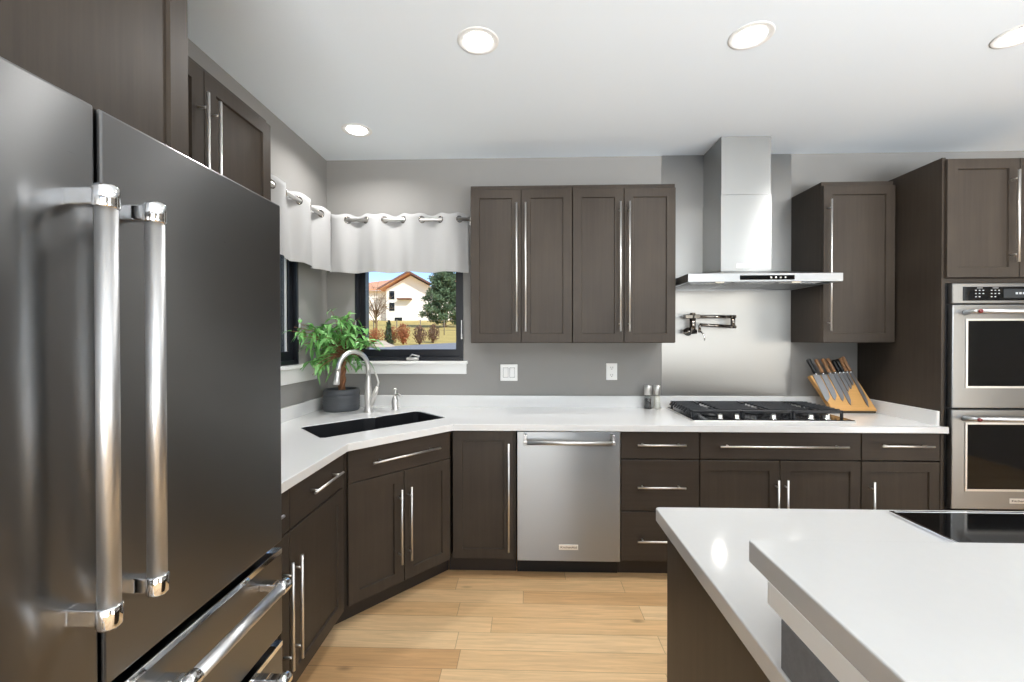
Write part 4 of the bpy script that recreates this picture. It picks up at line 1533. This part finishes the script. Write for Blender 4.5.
m = MB()
ys = [YW + 0.22, 6, 9, 12, 15, 18, 20, 24, 30, 38, 46, 54, 62, 90, 140]
patch(m, [-90, -60, -40, -25, -15, -8, -4, -1.68, 2, 8, 20, 45], ys)
patch(m, [-90, -60, -40, -25, -15, -8, -4, -1.68], [-25, -10, -4, 0, YW + 0.22])
structure('terrain', m, M['lawn'], 'dry yellow lawn rising to the neighbouring house', 'lawn')
m = MB()
rp = [(-5.4, 12.5), (-3.35, 20.0), (12, 22), (12, 6), (-5.0, 6)]
m.slab([(x, y) for x, y in rp], 0, 0.02)
for v in m.bm.verts:
    v.co.z += gz(v.co.x, min(v.co.y, 20)) + (0.0 if v.co.z < 0.01 else 0.02)
structure('road', m, M['asphalt'], 'grey asphalt street outside the window', 'road')

# neighbour's house: gable facing the window
HY = 60.0
hb = gz(-12, HY) - 0.1
house = thing('neighbour_house', 'cream stucco house with terracotta gable roof seen through the window', 'house', (-14, HY, hb))
hx = lambda u: (u - 530 + 0.6) / 438.8 * HY * 0.999     # metres across at the house for a bearing
gl, gr_, ga = -19.3, -12.5, -15.9
eave, apex = hb + 4.75, hb + 6.6
mb = MB().prism_xz([(gl, hb - 1.5), (gr_, hb - 1.5), (gr_, eave - 0.3), (ga, apex - 0.25), (gl, eave - 0.3)], HY, HY + 12)
obj('wall', mb, M['stucco'], house)
mb = MB().box(-29, gl + 0.02, HY + 1.6, HY + 12, hb - 1.5, eave - 0.3).box(gr_ - 0.02, -5.5, HY + 1.2, HY + 12, hb - 1.5, eave - 0.3)
obj('wing_wall', mb, M['stucco'], house)
for sgn, xe in ((-1, gl), (1, gr_)):
    slope = (apex - eave) / abs(xe - ga)
    x_out = xe + sgn * 0.8
    z_out = apex - slope * abs(x_out - ga)
    mb = MB().prism_xz([(ga, apex), (x_out, z_out), (x_out, z_out + 0.22), (ga, apex + 0.25)], HY - 1.2, HY + 12.3)
    obj('roof', mb, M['tile'], house)
    mb = MB().prism_xz([(ga, apex - 0.05), (x_out, z_out - 0.05), (x_out, z_out + 0.22), (ga, apex + 0.25)], HY - 1.26, HY - 1.2)
    obj('fascia', mb, M['fascia'], house)
mb = MB()
b = mb.bm
for P in ([(-30, HY + 0.8, eave - 0.45), (gl - 0.6, HY + 0.8, eave - 0.35), (ga - 1.2, HY + 6, apex + 0.15), (-30, HY + 6, eave + 0.4)],
          [(gr_ + 0.6, HY + 0.4, eave - 0.35), (-5, HY + 0.4, eave - 0.35), (-5, HY + 6, apex + 0.3), (ga + 1.6, HY + 6, apex + 0.3)]):
    A = [b.verts.new(p) for p in P]
    B = [b.verts.new((p[0], p[1], p[2] + 0.25)) for p in P]
    b.faces.new(A)
    b.faces.new(list(reversed(B)))
    for i in range(4):
        j = (i + 1) % 4
        b.faces.new((A[j], A[i], B[i], B[j]))
obj('wing_roof', mb, M['tile'], house)
for x, z, w, h in ((-18.5, hb + 3.0, 0.9, 1.3), (-18.5, hb + 1.4, 0.9, 1.3), (-17.6, hb - 0.15, 1.2, 0.8)):
    mb = MB().box(x - w / 2, x + w / 2, HY - 0.06, HY + 0.01, z, z + h, 0.02)
    wobj = obj('house_window', mb, M['trim'], house)
    yq = HY - 0.07
    obj('window_pane', MB().box(x - w / 2 + 0.08, x + w / 2 - 0.08, yq - 0.01, yq + 0.02, z + 0.08, z + h - 0.08), M['black_gloss'], wobj)
for x in (-25.5, -23.7):
    mb = MB().box(x - 0.6, x + 0.6, HY + 1.53, HY + 1.61, hb + 1.3, hb + 2.8, 0.02)
    wobj = obj('house_window', mb, M['trim'], house)
    obj('window_pane', MB().box(x - 0.5, x + 0.5, HY + 1.5, HY + 1.54, hb + 1.4, hb + 2.7), M['black_gloss'], wobj)
obj('door_hood', MB().box(-17.6, -15.7, HY - 0.9, HY, hb + 3.0, hb + 3.18), M['fascia'], house)


def spiky(m, base, height, spread, n, r0, up, rngs, droop=0.0):
    """Bunch of thin twigs fanning out of one base."""
    for _ in range(n):
        a = rngs.uniform(0, 2 * PI)
        t = rngs.uniform(0.1, 1.0)
        e = base + Vector((math.cos(a) * spread * t, math.sin(a) * spread * t, height * rngs.uniform(0.55, 1.0) * (1 - 0.35 * t * t)))
        mid = base.lerp(e, 0.5) + Vector((rngs.uniform(-.1, .1) * spread, rngs.uniform(-.1, .1) * spread, up * height * 0.08))
        m.tube([base + (e - base) * 0.02, mid, e], [r0, r0 * 0.7, r0 * 0.35], 4)
        for _k in range(2):
            q = mid.lerp(e, rngs.uniform(0.1, 0.9))
            m.tube([q, q + Vector((rngs.uniform(-.25, .25) * spread, rngs.uniform(-.25, .25) * spread, rngs.uniform(-0.02, .22) * height))], [r0 * 0.7, r0 * 0.3], 4)


def leafy(m, c, rx, rz, n, s, rngs):
    """Cloud of small leaf blades filling an egg-shaped crown."""
    for _ in range(n):
        while True:
            q = Vector((rngs.uniform(-1, 1), rngs.uniform(-1, 1), rngs.uniform(-1, 1)))
            if 0.25 < q.length < 1:
                break
        p = Vector((c[0] + q.x * rx, c[1] + q.y * rx, c[2] + q.z * rz))
        d = Vector((rngs.uniform(-1, 1), rngs.uniform(-1, 1), rngs.uniform(-.6, 1))).normalized()
        sd = d.orthogonal().normalized()
        sd.rotate(Matrix.Rotation(rngs.uniform(0, PI), 3, d))
        v = [m.bm.verts.new(p), m.bm.verts.new(p + d * s * 0.5 + sd * s * 0.22), m.bm.verts.new(p + d * s), m.bm.verts.new(p + d * s * 0.5 - sd * s * 0.22)]
        m.bm.faces.new(v)


rs = random.Random(5)
shr = [(-5.85, 18.9, 0.85, 0.30, 'red_bush', 'russet leafless shrub beside the dark little conifer'),
       (-5.20, 18.4, 0.95, 0.31, 'red_bush', 'russet shrub in the middle of the roadside row, brightest of them'),
       (-4.55, 18.6, 0.85, 0.31, 'brown_bush', 'brown leafless shrub at the end of the row by the street'),
       (-4.35, 20.4, 0.95, 0.32, 'brown_bush', 'brown twiggy shrub with upright stems standing behind the row'),
       (-6.9, 19.8, 0.75, 0.55, 'red_bush', 'russet low shrub standing left of the dark little conifer')]
for x, y, h, sp, mt, lab in shr:
    t = thing('dry_shrub', lab, 'shrub', (x, y, gz(x, y)), 0, 'dry shrubs along the street')
    base = Vector((x, y, gz(x, y) - 0.02))
    m = MB()
    spiky(m, base, h, sp, 40, 0.012, 1, rs)
    obj('twigs', m, M[mt], t)
    m = MB()
    leafy(m, (x, y, gz(x, y) + h * 0.48), sp * 0.95, h * 0.46, 420, 0.10, rs)
    obj('foliage', m, M[mt], t, recalc=False)
x, y = -5.45, 17.2
t = thing('small_conifer', 'small dark upright conifer among the russet shrubs', 'tree', (x, y, gz(x, y)))
obj('trunk', MB().tube([(x, y, gz(x, y) - 0.03), (x, y, gz(x, y) + 0.6)], 0.025, 6), M['twig'], t)
m = MB()
for k in range(9):
    f = k / 8
    leafy(m, (x, y, gz(x, y) + 0.08 + 0.80 * f), 0.20 * (1 - f * 0.75), 0.11, 130, 0.08, rs)
obj('foliage', m, M['conifer'], t, recalc=False)
x, y = -4.75, 14.2
m = MB()
bmesh.ops.create_icosphere(m.bm, subdivisions=3, radius=1.0)
for v in m.bm.verts:
    n_ = 1 + 0.12 * math.sin(v.co.x * 4 + 1) * math.cos(v.co.y * 5) + 0.08 * math.sin(v.co.z * 7)
    v.co = Vector((x + v.co.x * 0.42 * n_, y + v.co.y * 0.35 * n_, gz(x, y) + 0.02 + v.co.z * 0.2 * n_))
for f in m.bm.faces:
    f.smooth = True
tag(obj('rock', m, M['rock']), 'pale landscaping rock in front of the russet shrubs', 'rock')

# pine tree
x, y = -7.1, 38.0
z0 = gz(x, y)
pine = thing('pine_tree', 'blue-green pine tree standing beside the neighbouring house', 'tree', (x, y, z0))
obj('trunk', MB().tube([(x, y, z0 - 0.1), (x + 0.05, y, z0 + 2.5), (x, y, z0 + 5.2)], [0.16, 0.12, 0.03], 8), M['twig'], pine)
m = MB()
brm = MB()
for k in range(46):
    f = k / 45
    hz = z0 + 0.25 + 5.0 * f
    rad = (2.35 - 1.7 * f) * rs.uniform(0.7, 1.1)
    a = k * 2.399
    e = Vector((x + math.cos(a) * rad, y + math.sin(a) * rad, hz + 0.25 * rad))
    brm.tube([(x, y, hz - 0.2), e], [0.035, 0.012], 5)
    for s in (0.45, 0.7, 0.95):
        c = Vector((x, y, hz)).lerp(e, s)
        leafy(m, c, 0.42, 0.28, 85, 0.26, rs)
obj('branches', brm, M['twig'], pine)
obj('foliage', m, M['pine'], pine, recalc=False)

# bare tree in front of the house
x, y = -9.0, 26.0
z0 = gz(x, y)
bare = thing('bare_tree', 'leafless tree with arching twigs before the house wing', 'tree', (x, y, z0))
m = MB()
m.tube([(x, y, z0 - 0.1), (x + 0.05, y, z0 + 0.8), (x - 0.05, y, z0 + 1.5)], [0.07, 0.06, 0.05], 8)
obj('trunk', m, M['twig'], bare)
m = MB()
for k in range(34):
    a = rs.uniform(0, 2 * PI)
    b_ = Vector((x, y, z0 + rs.uniform(0.7, 1.5)))
    e = b_ + Vector((math.cos(a) * rs.uniform(0.5, 1.25), math.sin(a) * 0.9, rs.uniform(0.2, 1.7)))
    mid = b_.lerp(e, 0.5) + Vector((0, 0, 0.25))
    m.tube([b_, mid, e], [0.022, 0.014, 0.006], 5)
    for _ in range(5):
        q = mid.lerp(e, rs.uniform(0, 1))
        m.tube([q, q + Vector((rs.uniform(-.35, .35), rs.uniform(-.3, .3), rs.uniform(-.2, .4)))], [0.009, 0.004], 4)
obj('branches', m, M['twig'], bare)

# wire fence on the lawn
wf = thing('wire_fence', 'thin wire fence with slim posts crossing the dry lawn', 'fence', (-7, 27, gz(-7, 27)))
fp = [(-14 + 1.5 * k, 27.5 - 0.15 * k) for k in range(9)]
for x, y in fp:
    obj('post', MB().tube([(x, y, gz(x, y) - 0.05), (x, y, gz(x, y) + 0.95)], 0.03, 6), M['wire'], wf)
m = MB()
for h in (0.3, 0.6, 0.9):
    m.tube([(x, y, gz(x, y) + h) for x, y in fp], 0.008, 4)
obj('wires', m, M['wire'], wf)
